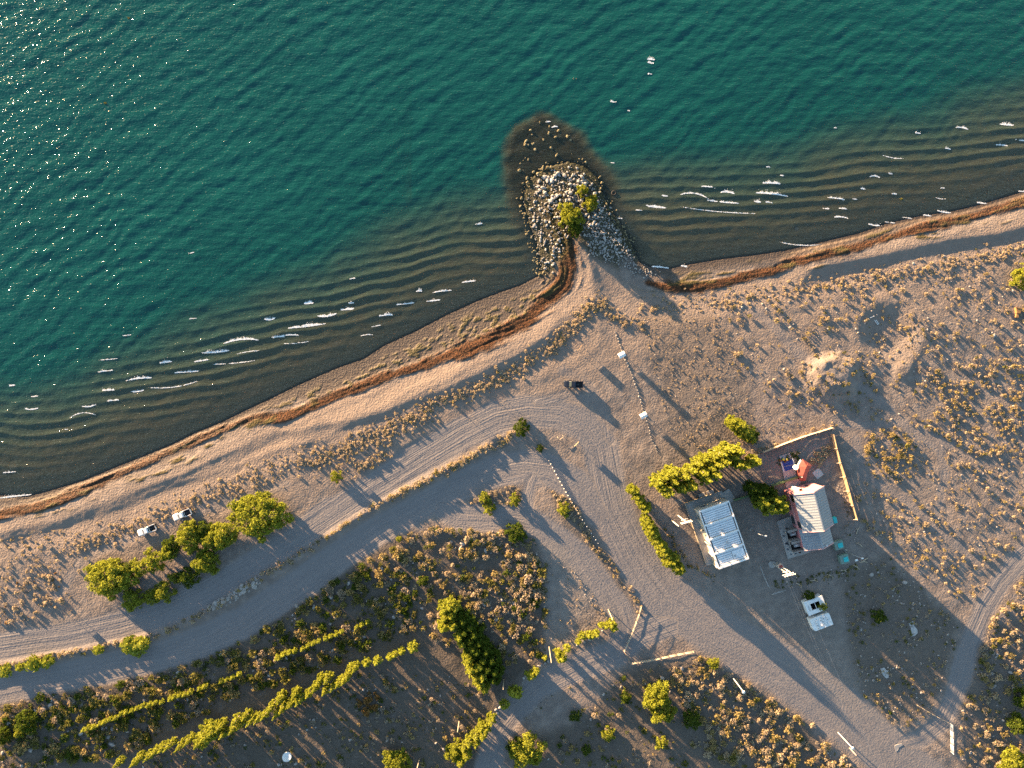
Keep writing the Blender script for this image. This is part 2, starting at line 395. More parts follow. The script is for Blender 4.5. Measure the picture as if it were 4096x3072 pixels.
soil = soil * (1 - road)
pale = np.maximum(0.8 * zone([(2190, 2160), (2260, 2190), (2380, 2400), (2330, 2480), (2190, 2620), (2180, 2350)]), mY * 0.4)
SHADE = None
GZ = Z
def gz(x, y):
    i = int(np.clip(np.searchsorted(GX, x) - 1, 0, len(GX) - 2)); j = int(np.clip(np.searchsorted(GY, y) - 1, 0, len(GY) - 2))
    u = (x - GX[i]) / (GX[i + 1] - GX[i]); v = (y - GY[j]) / (GY[j + 1] - GY[j])
    return float((GZ[j, i] * (1 - u) + GZ[j, i + 1] * u) * (1 - v) + (GZ[j + 1, i] * (1 - u) + GZ[j + 1, i + 1] * u) * v)
def gzv(x, y, A=None):
    A = GZ if A is None else A
    i = np.clip(np.searchsorted(GX, x) - 1, 0, len(GX) - 2); j = np.clip(np.searchsorted(GY, y) - 1, 0, len(GY) - 2)
    u = (x - GX[i]) / (GX[i + 1] - GX[i]); v = (y - GY[j]) / (GY[j + 1] - GY[j])
    return (A[j, i] * (1 - u) + A[j, i + 1] * u) * (1 - v) + (A[j + 1, i] * (1 - u) + A[j + 1, i + 1] * u) * v
def G(px, py, h=0.0):
    """ground point whose picture, lifted by h metres, falls on that photo pixel"""
    z = 1.8
    for _ in range(3):
        p = P(px, py, z + h); z = gz(p.x, p.y)
    p = P(px, py, z + h); p.z = z; return p

# ------------------------------------------------------------------ ground material
b = NB('ground_surface')
geo = b.n('ShaderNodeNewGeometry').outputs['Position']
A = b.attr('zone_a'); B = b.attr('zone_b'); C = b.attr('zone_c')
dsh, rd, wee = b.sep(A.outputs['Color']); soilm = A.outputs['Alpha']
lat, alo, sal = b.sep(B.outputs['Color']); palem = B.outputs['Alpha']
grn, apr, wetb = b.sep(C.outputs['Color'])
n_big = b.noise(geo, 0.06, 3); n_mid = b.noise(geo, 0.45, 3, 0.6); n_fine = b.noise(geo, 2.0, 2, 0.6); n_grit = b.noise(geo, 7.0, 1, 0.6)
col = b.mix(n_big, (0.128, 0.106, 0.094), (0.188, 0.154, 0.134))
col = b.mix(b.ss(0.35, 0.75, n_mid), col, (0.222, 0.184, 0.160))
beach = b.math('MULTIPLY', b.ss(5, 9, dsh), b.math('SUBTRACT', 1.0, b.ss(24, 36, dsh)))
col = b.mix(b.math('MULTIPLY', beach, 0.65), col, b.mix(n_fine, (0.150, 0.117, 0.097), (0.255, 0.200, 0.164)))
rut = b.noise(b.comb(b.math('MULTIPLY', lat, 1.0), b.math('MULTIPLY', alo, 0.03)), 2.4, 2, 0.6)
col = b.mix(b.math('MULTIPLY', rd, 0.85), col, b.mix(rut, (0.135, 0.126, 0.128), (0.225, 0.206, 0.202)))
col = b.mix(b.math('MULTIPLY', palem, 0.6), col, b.mix(n_mid, (0.17, 0.150, 0.135), (0.235, 0.208, 0.185)))
col = b.mix(b.math('MULTIPLY', soilm, b.ss(0.1, 0.5, n_mid)), col, b.mix(n_fine, (0.048, 0.040, 0.031), (0.112, 0.090, 0.070)))
stone = b.n('ShaderNodeTexVoronoi'); stone.inputs['Scale'].default_value = 2.6; b.l(geo, stone.inputs['Vector'])
sm = b.math('MULTIPLY', b.ss(0.16, 0.08, stone.outputs['Distance']), b.ss(0.62, 0.7, b.sep(stone.outputs['Color'])[0]))
col = b.mix(b.math('MULTIPLY', sm, b.math('SUBTRACT', 0.7, b.math('MULTIPLY', rd, 0.55))), col, (0.36, 0.33, 0.30))
wet = b.math('MAXIMUM', b.math('SUBTRACT', 1.0, b.ss(1.0, 6.5, b.math('ADD', dsh, b.math('MULTIPLY', n_mid, 1.5)))), b.math('MULTIPLY', wetb, 0.9))
col = b.mix(b.math('MULTIPLY', wet, 0.9), col, b.mix(n_fine, (0.042, 0.031, 0.024), (0.072, 0.054, 0.042)))
col = b.mix(wee, col, b.mix(b.ss(0.3, 0.7, n_fine), (0.014, 0.008, 0.005), (0.095, 0.040, 0.017)))
col = b.mix(grn, col, b.mix(n_fine, (0.020, 0.018, 0.008), (0.095, 0.075, 0.026)))
bed = b.mix(n_mid, (0.28, 0.185, 0.112), (0.40, 0.275, 0.175))
col = b.mix(b.ss(0.0, -1.2, dsh), col, bed)
col = b.mix(b.math('MULTIPLY', apr, 0.95), col, b.mix(b.ss(0.4, 0.65, n_fine), (0.008, 0.009, 0.005), (0.060, 0.056, 0.018)))
h = b.math('ADD', b.math('MULTIPLY', n_fine, 0.30), b.math('MULTIPLY', n_grit, 0.07))
h = b.math('MULTIPLY', h, b.math('SUBTRACT', 1.0, b.math('MULTIPLY', rd, 0.55)))
h = b.math('ADD', h, b.math('MULTIPLY', b.math('MULTIPLY', rut, rd), 0.20))
h = b.math('ADD', h, b.math('MULTIPLY', sm, 0.06))
h = b.math('ADD', h, b.math('MULTIPLY', b.math('MULTIPLY', b.math('ADD', wee, grn), n_fine), 0.35))
rough = b.math('SUBTRACT', 0.95, b.math('MULTIPLY', wet, 0.35))
b.l(b.principled(col, rough, b.bump(h, 1.0, 0.8), Specular_IOR_Level=0.25), b.out.inputs[0])
M_GROUND = b.m

# ------------------------------------------------------------------ cut the sheet into ground, roads, beach and lake bed (one surface, shared edges)
ny, nx = Z.shape
V = np.stack([X.ravel(), Y.ravel(), Z.ravel()], 1)
J, I = np.meshgrid(np.arange(ny - 1), np.arange(nx - 1), indexing='ij')
i0 = (J * nx + I).ravel(); FQ = np.stack([i0, i0 + 1, i0 + nx + 1, i0 + nx], 1)
dzdx = np.gradient(Z, GX, axis=1); dzdy = np.gradient(Z, GY, axis=0)
NRM = np.stack([-dzdx, -dzdy, np.ones_like(Z)], -1); NRM /= np.linalg.norm(NRM, axis=-1, keepdims=True); NRM = NRM.reshape(-1, 3)
cen = lambda a: (a[:-1, :-1] + a[1:, :-1] + a[:-1, 1:] + a[1:, 1:]).ravel() / 4
fz, fD, fA, fB, fT = cen(Z), cen(D), cen(mA), cen(mB), cen(mT)
zoneid = np.zeros(len(FQ), int)
zoneid[fD < 30] = 1; zoneid[(fT > 0.5)] = 4; zoneid[fB > 0.5] = 3; zoneid[fA > 0.5] = 2; zoneid[fD < 0] = 5
zoneid[(fD > 21) & (zoneid == 1)] = 0
ATT = {'zone_a': np.stack([D, road, weed, soil], -1).reshape(-1, 4), 'zone_b': np.stack([LAT, ALO, salong, pale], -1).reshape(-1, 4),
       'zone_c': np.stack([wg, np.clip(np.maximum(apm * (D < 1.5), JM), 0, 1), sstep(0, 1, gzs(flat)), np.ones_like(D)], -1).reshape(-1, 4)}
for zid, name, lab in ((0, 'ground', 'sandy gravel ground with low scrub'), (1, 'beach', 'sand and shingle beach along the lake'),
                       (2, 'dirt_road', 'wide upper gravel road that bends past the dark pickup'), (3, 'dirt_road', 'lower gravel road below the stony bank'),
                       (4, 'track', 'narrow dirt tracks through the scrub'), (5, 'lake_bed', 'brown lake bed under shallow water')):
    f = FQ[zoneid == zid]; u, inv = np.unique(f, return_inverse=True); f2 = inv.reshape(-1, 4)
    me = np_mesh(name, V[u], f2, M_GROUND, True)
    for k, a in ATT.items():
        at = me.attributes.new(k, 'FLOAT_COLOR', 'POINT'); at.data.foreach_set('color', np.ascontiguousarray(a[u], np.float32).ravel())
    me.normals_split_custom_set_from_vertices(NRM[u].tolist())
    tag(obj(name, me), lab, None, None, 'structure')

# ------------------------------------------------------------------ lake
LX = axis(-147.0, 147.0, 0.36, 4000.0)
LY = axis(-36.0, 112.0, 0.36, 4000.0); LY = LY[LY > -420]
XL, YL = np.meshgrid(LX, LY)
dl, al, _ = linedist(XL, YL, SHORE); dl = np.where(inside(XL, YL, LAND), -dl, dl)     # metres out from the shore
depth = -gzv(XL.ravel(), YL.ravel()).reshape(XL.shape)
lc = np.exp(-np.clip(np.hypot(XL, YL) - 200, 0, None) / 120)
ph = 4.0 * fbm(XL, YL, 30, 3, 71)
ZL = np.zeros_like(XL)
for ang, lam, amp, sd_ in ((-94, 7.5, 0.040, 1), (-62, 5.2, 0.034, 2), (-118, 4.1, 0.022, 3), (-48, 3.1, 0.017, 4), (-135, 2.6, 0.012, 5), (-90, 2.0, 0.011, 6)):
    kx, ky = math.cos(math.radians(ang)), math.sin(math.radians(ang))
    loc = 0.35 + 1.1 * vnoise(XL + 30 * sd_, YL, 11, 80 + sd_)
    ZL = ZL + amp * loc * np.sin(2 * math.pi * (kx * XL + ky * YL) / lam + ph * 0.9 + 3.0 * fbm(XL, YL, 9, 2, 90 + sd_))
# breakers: crests that turn with the shore where it shoals
sh = np.exp(-((dl - 15) / 13) ** 2)
lam = 2.9
main, _, _ = linedist(XL, YL, W2(SHORE_L[:-4] + [(2300, 1110)] + SHORE_R, 0))
sh = np.exp(-((main - 15) / 12) ** 2)
crest = np.sin(2 * math.pi * (0.5 * main + 0.5 * (YL * 0.97 + XL * 0.05)) / lam + 2.6 * fbm(XL, YL, 16, 3, 101))
crest = np.where(crest > 0, crest ** 2.2, crest * 0.45)
ZL = ZL * (1 - 0.55 * sh) + 0.15 * sh * crest * (0.35 + 0.9 * vnoise(XL, YL * 2.2, 14, 102))
ZL = ZL * lc * sstep(-0.3, 3.0, dl) * (0.3 + 0.7 * sstep(0.5, 7, dl))
b = NB('lake_water')
geo = b.n('ShaderNodeNewGeometry').outputs['Position']
dep, dst, _u = b.sep(b.attr('lake').outputs['Color'])
n1 = b.noise(geo, 0.03, 2); n2 = b.noise(geo, 0.22, 2, 0.6)
mp = b.n('ShaderNodeMapping'); mp.inputs['Scale'].default_value = (0.45, 1.0, 1.0); mp.inputs['Rotation'].default_value = (0, 0, math.radians(-8)); b.l(geo, mp.inputs[0])
rip = b.noise(mp.outputs[0], 0.9, 2, 0.62); rip2 = b.noise(mp.outputs[0], 3.2, 1, 0.6)
deep = b.mix(n1, (0.004, 0.053, 0.049), (0.006, 0.075, 0.067)); mid = b.mix(n2, (0.100, 0.090, 0.056), (0.056, 0.078, 0.053))
dd = b.math('ADD', dep, b.math('MULTIPLY', b.math('SUBTRACT', n1, 0.5), 1.6))
body = b.mix(b.ss(0.5, 3.4, dd), mid, deep)
hh = b.math('ADD', b.math('MULTIPLY', rip, 0.30), b.math('MULTIPLY', rip2, 0.10))
nb = b.bump(hh, 1.0, 0.30)
ng = b.bump(b.math('ADD', b.math('MULTIPLY', rip, 0.33), b.math('MULTIPLY', rip2, 0.165)), 1.0, 1.0)
df = b.n('ShaderNodeBsdfDiffuse'); b.l(body, df.inputs[0]); b.l(nb, df.inputs['Normal'])
tr = b.n('ShaderNodeBsdfTransparent'); tr.inputs[0].default_value = (0.86, 0.93, 0.90, 1)
opac = b.math('SUBTRACT', 1.0, b.math('POWER', 2.718, b.math('MULTIPLY', b.math('MAXIMUM', dep, 0.0), -0.55)))
m1 = b.n('ShaderNodeMixShader'); b.l(opac, m1.inputs[0]); b.l(tr.outputs[0], m1.inputs[1]); b.l(df.outputs[0], m1.inputs[2])
gl = b.n('ShaderNodeBsdfGlossy'); gl.inputs['Roughness'].default_value = 0.07; gl.inputs[0].default_value = (1, 1, 1, 1); b.l(ng, gl.inputs['Normal'])
fr = b.n('ShaderNodeFresnel'); fr.inputs[0].default_value = 1.33; b.l(ng, fr.inputs['Normal'])
m2 = b.n('ShaderNodeMixShader'); b.l(fr.outputs[0], m2.inputs[0]); b.l(m1.outputs[0], m2.inputs[1]); b.l(gl.outputs[0], m2.inputs[2])
b.l(m2.outputs[0], b.out.inputs[0])
M_WATER = b.m
ny, nx = ZL.shape
J, I = np.meshgrid(np.arange(ny - 1), np.arange(nx - 1), indexing='ij'); i0 = (J * nx + I).ravel()
FQ = np.stack([i0, i0 + 1, i0 + nx + 1, i0 + nx], 1)
keep = ((dl > -1.2).ravel()[FQ]).any(1); FQ = FQ[keep]
VL = np.stack([XL.ravel(), YL.ravel(), ZL.ravel()], 1)
u, inv = np.unique(FQ, return_inverse=True)
me = np_mesh('lake_water', VL[u], inv.reshape(-1, 4), M_WATER, True)
at = me.attributes.new('lake', 'FLOAT_COLOR', 'POINT')
at.data.foreach_set('color', np.stack([depth.ravel()[u], dl.ravel()[u], al.ravel()[u], np.ones(len(u))], 1).astype(np.float32).ravel())
tag(obj('lake_water', me), 'wind-rippled teal lake water', None, None, 'structure')
def wz(x, y):
    i = np.clip(np.searchsorted(LX, x) - 1, 0, len(LX) - 2); j = np.clip(np.searchsorted(LY, y) - 1, 0, len(LY) - 2); return ZL[j, i]

# foam on breaking crests: flecks, thick at the leading edge and thinning out behind
FO = []
for ox, oy, k, lst in ((0, 1000, .6027, [(1600, 610, 230, 2), (1430, 675, 180, 2), (1650, 680, 160, 0), (1340, 735, 100, 1), (1550, 745, 300, 0), (1100, 745, 80, 2), (1240, 810, 170, 1), (920, 860, 170, 2), (720, 930, 80, 2), (910, 935, 90, 1),
        (590, 1030, 100, 1), (750, 1000, 80, 1), (700, 805, 100, 1), (720, 725, 130, 0), (550, 1105, 170, 0), (1790, 455, 70, 2), (2050, 355, 60, 2), (2030, 505, 200, 1), (1900, 575, 170, 1), (80, 900, 40, 1), (230, 970, 50, 0),
        (210, 1050, 90, 1), (60, 1475, 90, 1), (90, 1637, 240, 1), (1150, 890, 330, 0), (440, 1190, 30, 0), (1270, 20, 40, 0), (840, 565, 60, 0), (1280, 455, 50, 0)]),
        (1100, 1000, .633, [(455, 375, 85, 2), (480, 335, 35, 2), (330, 410, 120, 2), (210, 335, 50, 2), (200, 480, 240, 1), (700, 415, 90, 2), (820, 340, 120, 1), (1000, 320, 90, 1), (1060, 262, 130, 1), (910, 262, 35, 2), (1220, 200, 100, 1),
        (490, 182, 35, 1), (20, 550, 80, 1), (640, 480, 60, 0), (140, 583, 170, 0), (580, 540, 80, 0)]),
        (2600, 100, .6763, [(5, 205, 42, 2), (5, 225, 36, 2), (0, 290, 25, 1), (1845, 612, 70, 2), (2110, 590, 80, 2), (2190, 680, 60, 1), (2080, 712, 70, 1), (1585, 640, 32, 2), (1440, 780, 130, 0), (1760, 735, 35, 1), (340, 960, 90, 1), (460, 995, 80, 2),
        (260, 1020, 180, 1), (430, 1045, 190, 1), (400, 1095, 450, 0), (720, 938, 105, 2), (720, 1003, 190, 2), (635, 1047, 35, 2), (700, 1050, 50, 1), (1330, 900, 60, 1), (1420, 880, 25, 1), (1100, 1028, 100, 1), (1210, 1030, 30, 0), (1260, 970, 30, 1),
        (1150, 970, 20, 0), (1040, 1085, 40, 1), (1140, 1088, 50, 1), (1130, 1140, 80, 1), (1445, 1000, 30, 1), (1720, 1025, 60, 0), (1730, 965, 25, 0), (40, 1078, 110, 1), (60, 1435, 110, 1), (200, 1428, 40, 1), (890, 1290, 250, 0), (1330, 1182, 80, 1),
        (1420, 1168, 60, 0), (1520, 1142, 60, 0), (1640, 1128, 50, 1), (1740, 1105, 80, 1), (1960, 1053, 60, 1), (2200, 985, 40, 1), (85, 1010, 30, 1), (700, 840, 25, 0), (780, 890, 20, 1), (1095, 608, 20, 0)]),
        (1900, 400, .3617, [(1530, 20, 60, 2), (810, 240, 60, 1), (880, 300, 70, 1), (1520, 695, 60, 0), (2000, 1180, 220, 1), (1810, 1220, 70, 1), (2100, 1060, 60, 1), (40, 1370, 80, 1), (1600, 1310, 60, 0), (1700, 118, 30, 0)])):
    FO += [(ox + a * k, oy + c * k, L * k, t) for a, c, L, t in lst]
fv, ff = [], []
for fi, (a, c, L, t) in enumerate(FO):
    n = int(L * (6, 14, 24)[t]); slope = (-0.10 if a < 2400 else 0.13) + RNG.normal(0, .03); bow = RNG.normal(0, .10) * L
    q_ = RNG.uniform(-.5, .5, n); amt = vnoise(q_ * L, q_ * 0, 7, 200 + fi) * (1 - (2 * np.abs(q_)) ** 3)
    for q, am in zip(q_, amt):
        if RNG.random() > am * 1.7: continue
        back = RNG.exponential((0.4, 0.8, 1.3)[t]) * (.3 + 1.7 * am); edge = RNG.normal(0, .6)
        x_, y_, _z = P(a + q * L + .3 * back * RNG.normal(), c + slope * q * L + bow * (4 * q * q - 1) * .5 - back + edge)
        z_ = float(wz(x_, y_)) + 0.03; r = RNG.uniform(.03, .105) * (0.8, 1.0, 1.25)[t] * (1 if back < 2.5 else .7)
        th = RNG.uniform(0, 6.28); o = len(fv)
        for m in range(4):
            an = th + m * 1.571 + RNG.uniform(-.4, .4); rr = r * RNG.uniform(.6, 1.3)
            fv.append((x_ + rr * 1.5 * math.cos(an), y_ + rr * math.sin(an), z_ + RNG.uniform(-.015, .02)))
        ff.append((o, o + 1, o + 2, o + 3))
foam_m = plain('foam', (0.80, 0.80, 0.78), 0.9, 0.06, 3, 0)
tag(obj('foam', np_mesh('foam', np.array(fv), np.array(ff), foam_m)), 'white foam flecks on breaking wave crests', 'foam', None, 'stuff')
# ------------------------------------------------------------------ leaf clouds
def leaves(blobs, n, size, seed, out=0.6, upbias=0.0, drop=0.0):
    """n leaf clumps spread over the shells of many small blobs; blobs = (centre, radii)"""
    r = np.random.default_rng(seed); c = np.array([b_[0] for b_ in blobs], float); R = np.array([b_[1] for b_ in blobs], float)
    w = (R.prod(1)) ** (2 / 3); k = r.choice(len(blobs), n, p=w / w.sum())
    d = r.normal(size=(n, 3)); d[:, 2] = np.abs(d[:, 2]) * (1 - drop) + d[:, 2] * drop; d /= np.linalg.norm(d, axis=1)[:, None]
    pos = c[k] + d * R[k] * r.uniform(0.55, 1.08, (n, 1)) ** 0.7
    nm = d * out + r.normal(size=(n, 3)) * (1 - out) * 0.8; nm[:, 2] += upbias; nm /= np.linalg.norm(nm, axis=1)[:, None]
    t = np.cross(nm, r.normal(size=(n, 3))); t /= np.linalg.norm(t, axis=1)[:, None]; bt = np.cross(nm, t)
    s = size * r.uniform(0.55, 1.35, (n, 1))
    q = np.stack([pos + t * s, pos + bt * s * 0.45, pos - t * s, pos - bt * s * 0.45], 1).reshape(-1, 3)
    return q, np.arange(4 * n).reshape(n, 4), r.uniform(0, 1, n)

def crown_mesh(name, blobs, n, size, seed, mat, **kw):
    V, F, R = leaves(blobs, n, size, seed, **kw); return np_mesh(name, V, F, mat, False, R)

L_POP = leafmat('poplar_leaves', (0.161, 0.182, 0.021), (0.380, 0.391, 0.057), (0.247, 0.265, 0.032), 0.40)
L_WIL = leafmat('willow_leaves', (0.127, 0.149, 0.017), (0.333, 0.345, 0.048), (0.201, 0.221, 0.028), 0.40)
L_DRK = leafmat('dark_leaves', (0.035, 0.062, 0.010), (0.120, 0.152, 0.022), (0.068, 0.098, 0.014), 0.38)
L_OLV = leafmat('olive_leaves', (0.095, 0.098, 0.024), (0.230, 0.210, 0.056), (0.150, 0.138, 0.040), 0.35)
L_GLD = leafmat('golden_twigs', (0.260, 0.195, 0.070), (0.480, 0.375, 0.160), (0.360, 0.280, 0.125), 0.38)
L_TAN = leafmat('dry_grass', (0.380, 0.300, 0.200), (0.600, 0.490, 0.340), (0.480, 0.375, 0.240), 0.45)
L_PAL = leafmat('pale_twigs', (0.260, 0.210, 0.155), (0.430, 0.355, 0.265), (0.310, 0.245, 0.165), 0.3)
L_ORG = leafmat('orange_twigs', (0.220, 0.115, 0.036), (0.360, 0.200, 0.065), None, 0.3)
BARK = plain('bark', (0.16, 0.13, 0.10), 0.9, 0.3, 3, 0.03); BARKP = plain('pale_bark', (0.30, 0.27, 0.21), 0.85, 0.25, 3, 0.02)

def trunk_mesh(name, h, r, limbs, seed, mat, spread=0.3, rise=0.45):
    g = random.Random(seed); parts = [tube([(0, 0, -0.3), (g.uniform(-.05, .05), g.uniform(-.05, .05), h * .35), (g.uniform(-.12, .12), g.uniform(-.12, .12), h * .7), (0, 0, h)], [r * 1.25, r, r * .7, r * .2], 7)]
    for k in range(limbs):
        a = k * 2.4 + g.uniform(-.4, .4); z0 = h * g.uniform(.12, .6); L = h * spread * g.uniform(.7, 1.2)
        p1 = (math.cos(a) * L * .5, math.sin(a) * L * .5, z0 + h * rise * .45); p2 = (math.cos(a) * L, math.sin(a) * L, z0 + h * rise)
        parts.append(tube([(0, 0, z0), p1, p2], [r * .5, r * .33, r * .1], 5))
    V, F = join(parts); return mesh(name, V, F, mat, True)

TREES = {}
def proto(key, crowns, trunks, h): TREES[key] = (crowns, trunks, h)
def poplar_blobs(h, r, seed):
    g = random.Random(seed); bl = []
    for k in range(70):
        f = (k + .5) / 70; z = h * (0.08 + 0.86 * f); w = r * (0.35 + 0.8 * math.sin(math.pi * min(1, f * .95 + .16)) ** .8) * (1 - .62 * f ** 2.2)
        a = k * 2.39 + g.uniform(-.4, .4); o = w * g.uniform(.3, 1.02); s_ = w * g.uniform(.17, .33)
        bl.append(((math.cos(a) * o, math.sin(a) * o, z), (s_, s_, h * g.uniform(.045, .085))))
    bl.append(((0, 0, h * .96), (r * .14, r * .14, h * .06)))
    return bl
def dome_blobs(R, h, n, seed):
    g = random.Random(seed); n = int(n * 1.6); bl = [((0, 0, h * .42), (R * .55, R * .55, h * .40))]
    lob = [(g.uniform(0, 6.28), g.uniform(.10, .22)) for _ in range(5)]
    for k in range(n):
        a = k * 2.39996 + g.uniform(-.4, .4); f = math.sqrt((k + .5) / n); lo = 1 + sum(m * math.cos((i_ + 2) * a + p_) for i_, (p_, m) in enumerate(lob)) * .55
        rr = R * .84 * f * g.uniform(.86, 1.12) * lo; z = h * (.84 * math.sqrt(max(0.03, 1 - .88 * f * f))) * g.uniform(.78, 1.12); s_ = R * g.uniform(.08, .19)
        bl.append(((math.cos(a) * rr, math.sin(a) * rr, z), (s_, s_, s_ * .9)))
        if f > .55: bl.append(((math.cos(a) * rr * 1.0, math.sin(a) * rr * 1.0, z * .45), (s_, s_, s_ * 1.2)))
    return bl
proto('poplar', [crown_mesh('crown', poplar_blobs(10, 1.5, s), 2300, .27, s, L_POP, out=.35, upbias=.1) for s in (1, 2, 3, 4)],
      [trunk_mesh('trunk', 9.2, .17, 9, s, BARKP, .10, .22) for s in (1, 2)], 10)
proto('young_poplar', [crown_mesh('crown', poplar_blobs(4.2, .75, s), 420, .24, s, L_POP, out=.35, upbias=.1) for s in (5, 6, 7)],
      [trunk_mesh('trunk', 3.8, .07, 6, s, BARKP, .12, .22) for s in (3,)], 4.2)
proto('dark_poplar', [crown_mesh('crown', poplar_blobs(9, 1.9, s), 2300, .30, s, L_DRK, out=.35) for s in (8, 9)],
      [trunk_mesh('trunk', 8.2, .17, 9, s, BARK, .12, .22) for s in (4,)], 9)
proto('willow', [crown_mesh('crown', dome_blobs(5, 5.5, 60, s), 6500, .29, s, L_WIL, out=.5) for s in (11, 12, 13)],
      [trunk_mesh('trunk', 4.6, .26, 8, s, BARK, .62, .4) for s in (5, 6)], 5.5)
proto('bush_tree', [crown_mesh('crown', dome_blobs(2.6, 3.4, 30, s), 2000, .23, s, L_WIL, out=.5) for s in (14, 15, 16)],
      [trunk_mesh('trunk', 2.9, .13, 7, s, BARK, .6, .4) for s in (7,)], 3.4)
proto('dark_tree', [crown_mesh('crown', dome_blobs(3.2, 4.2, 34, s), 2400, .25, s, L_DRK, out=.5) for s in (17, 18)],
      [trunk_mesh('trunk', 3.6, .16, 7, s, BARK, .6, .4) for s in (8,)], 4.2)

def tree(key, name, label, px, py, r=None, h=None, group=None, cat='tree', at=0.55):
    """tree whose crown middle is seen at that photo pixel; r = crown radius in metres, h = height in metres"""
    crowns, trunks, ph_ = TREES[key]; r0 = {'poplar': 1.5, 'young_poplar': .75, 'dark_poplar': 1.9, 'willow': 5, 'bush_tree': 2.6, 'dark_tree': 3.2}[key]
    h = h or ph_; r = r or r0; p = G(px, py, h * at); i = random.randrange(100)
    t = thing(name, label, cat, p, random.uniform(0, 6.28), group)
    t.scale = (r / r0, r / r0, h / ph_)
    obj('crown', crowns[i % len(crowns)], t); obj('trunk', trunks[i % len(trunks)], t)
    return t

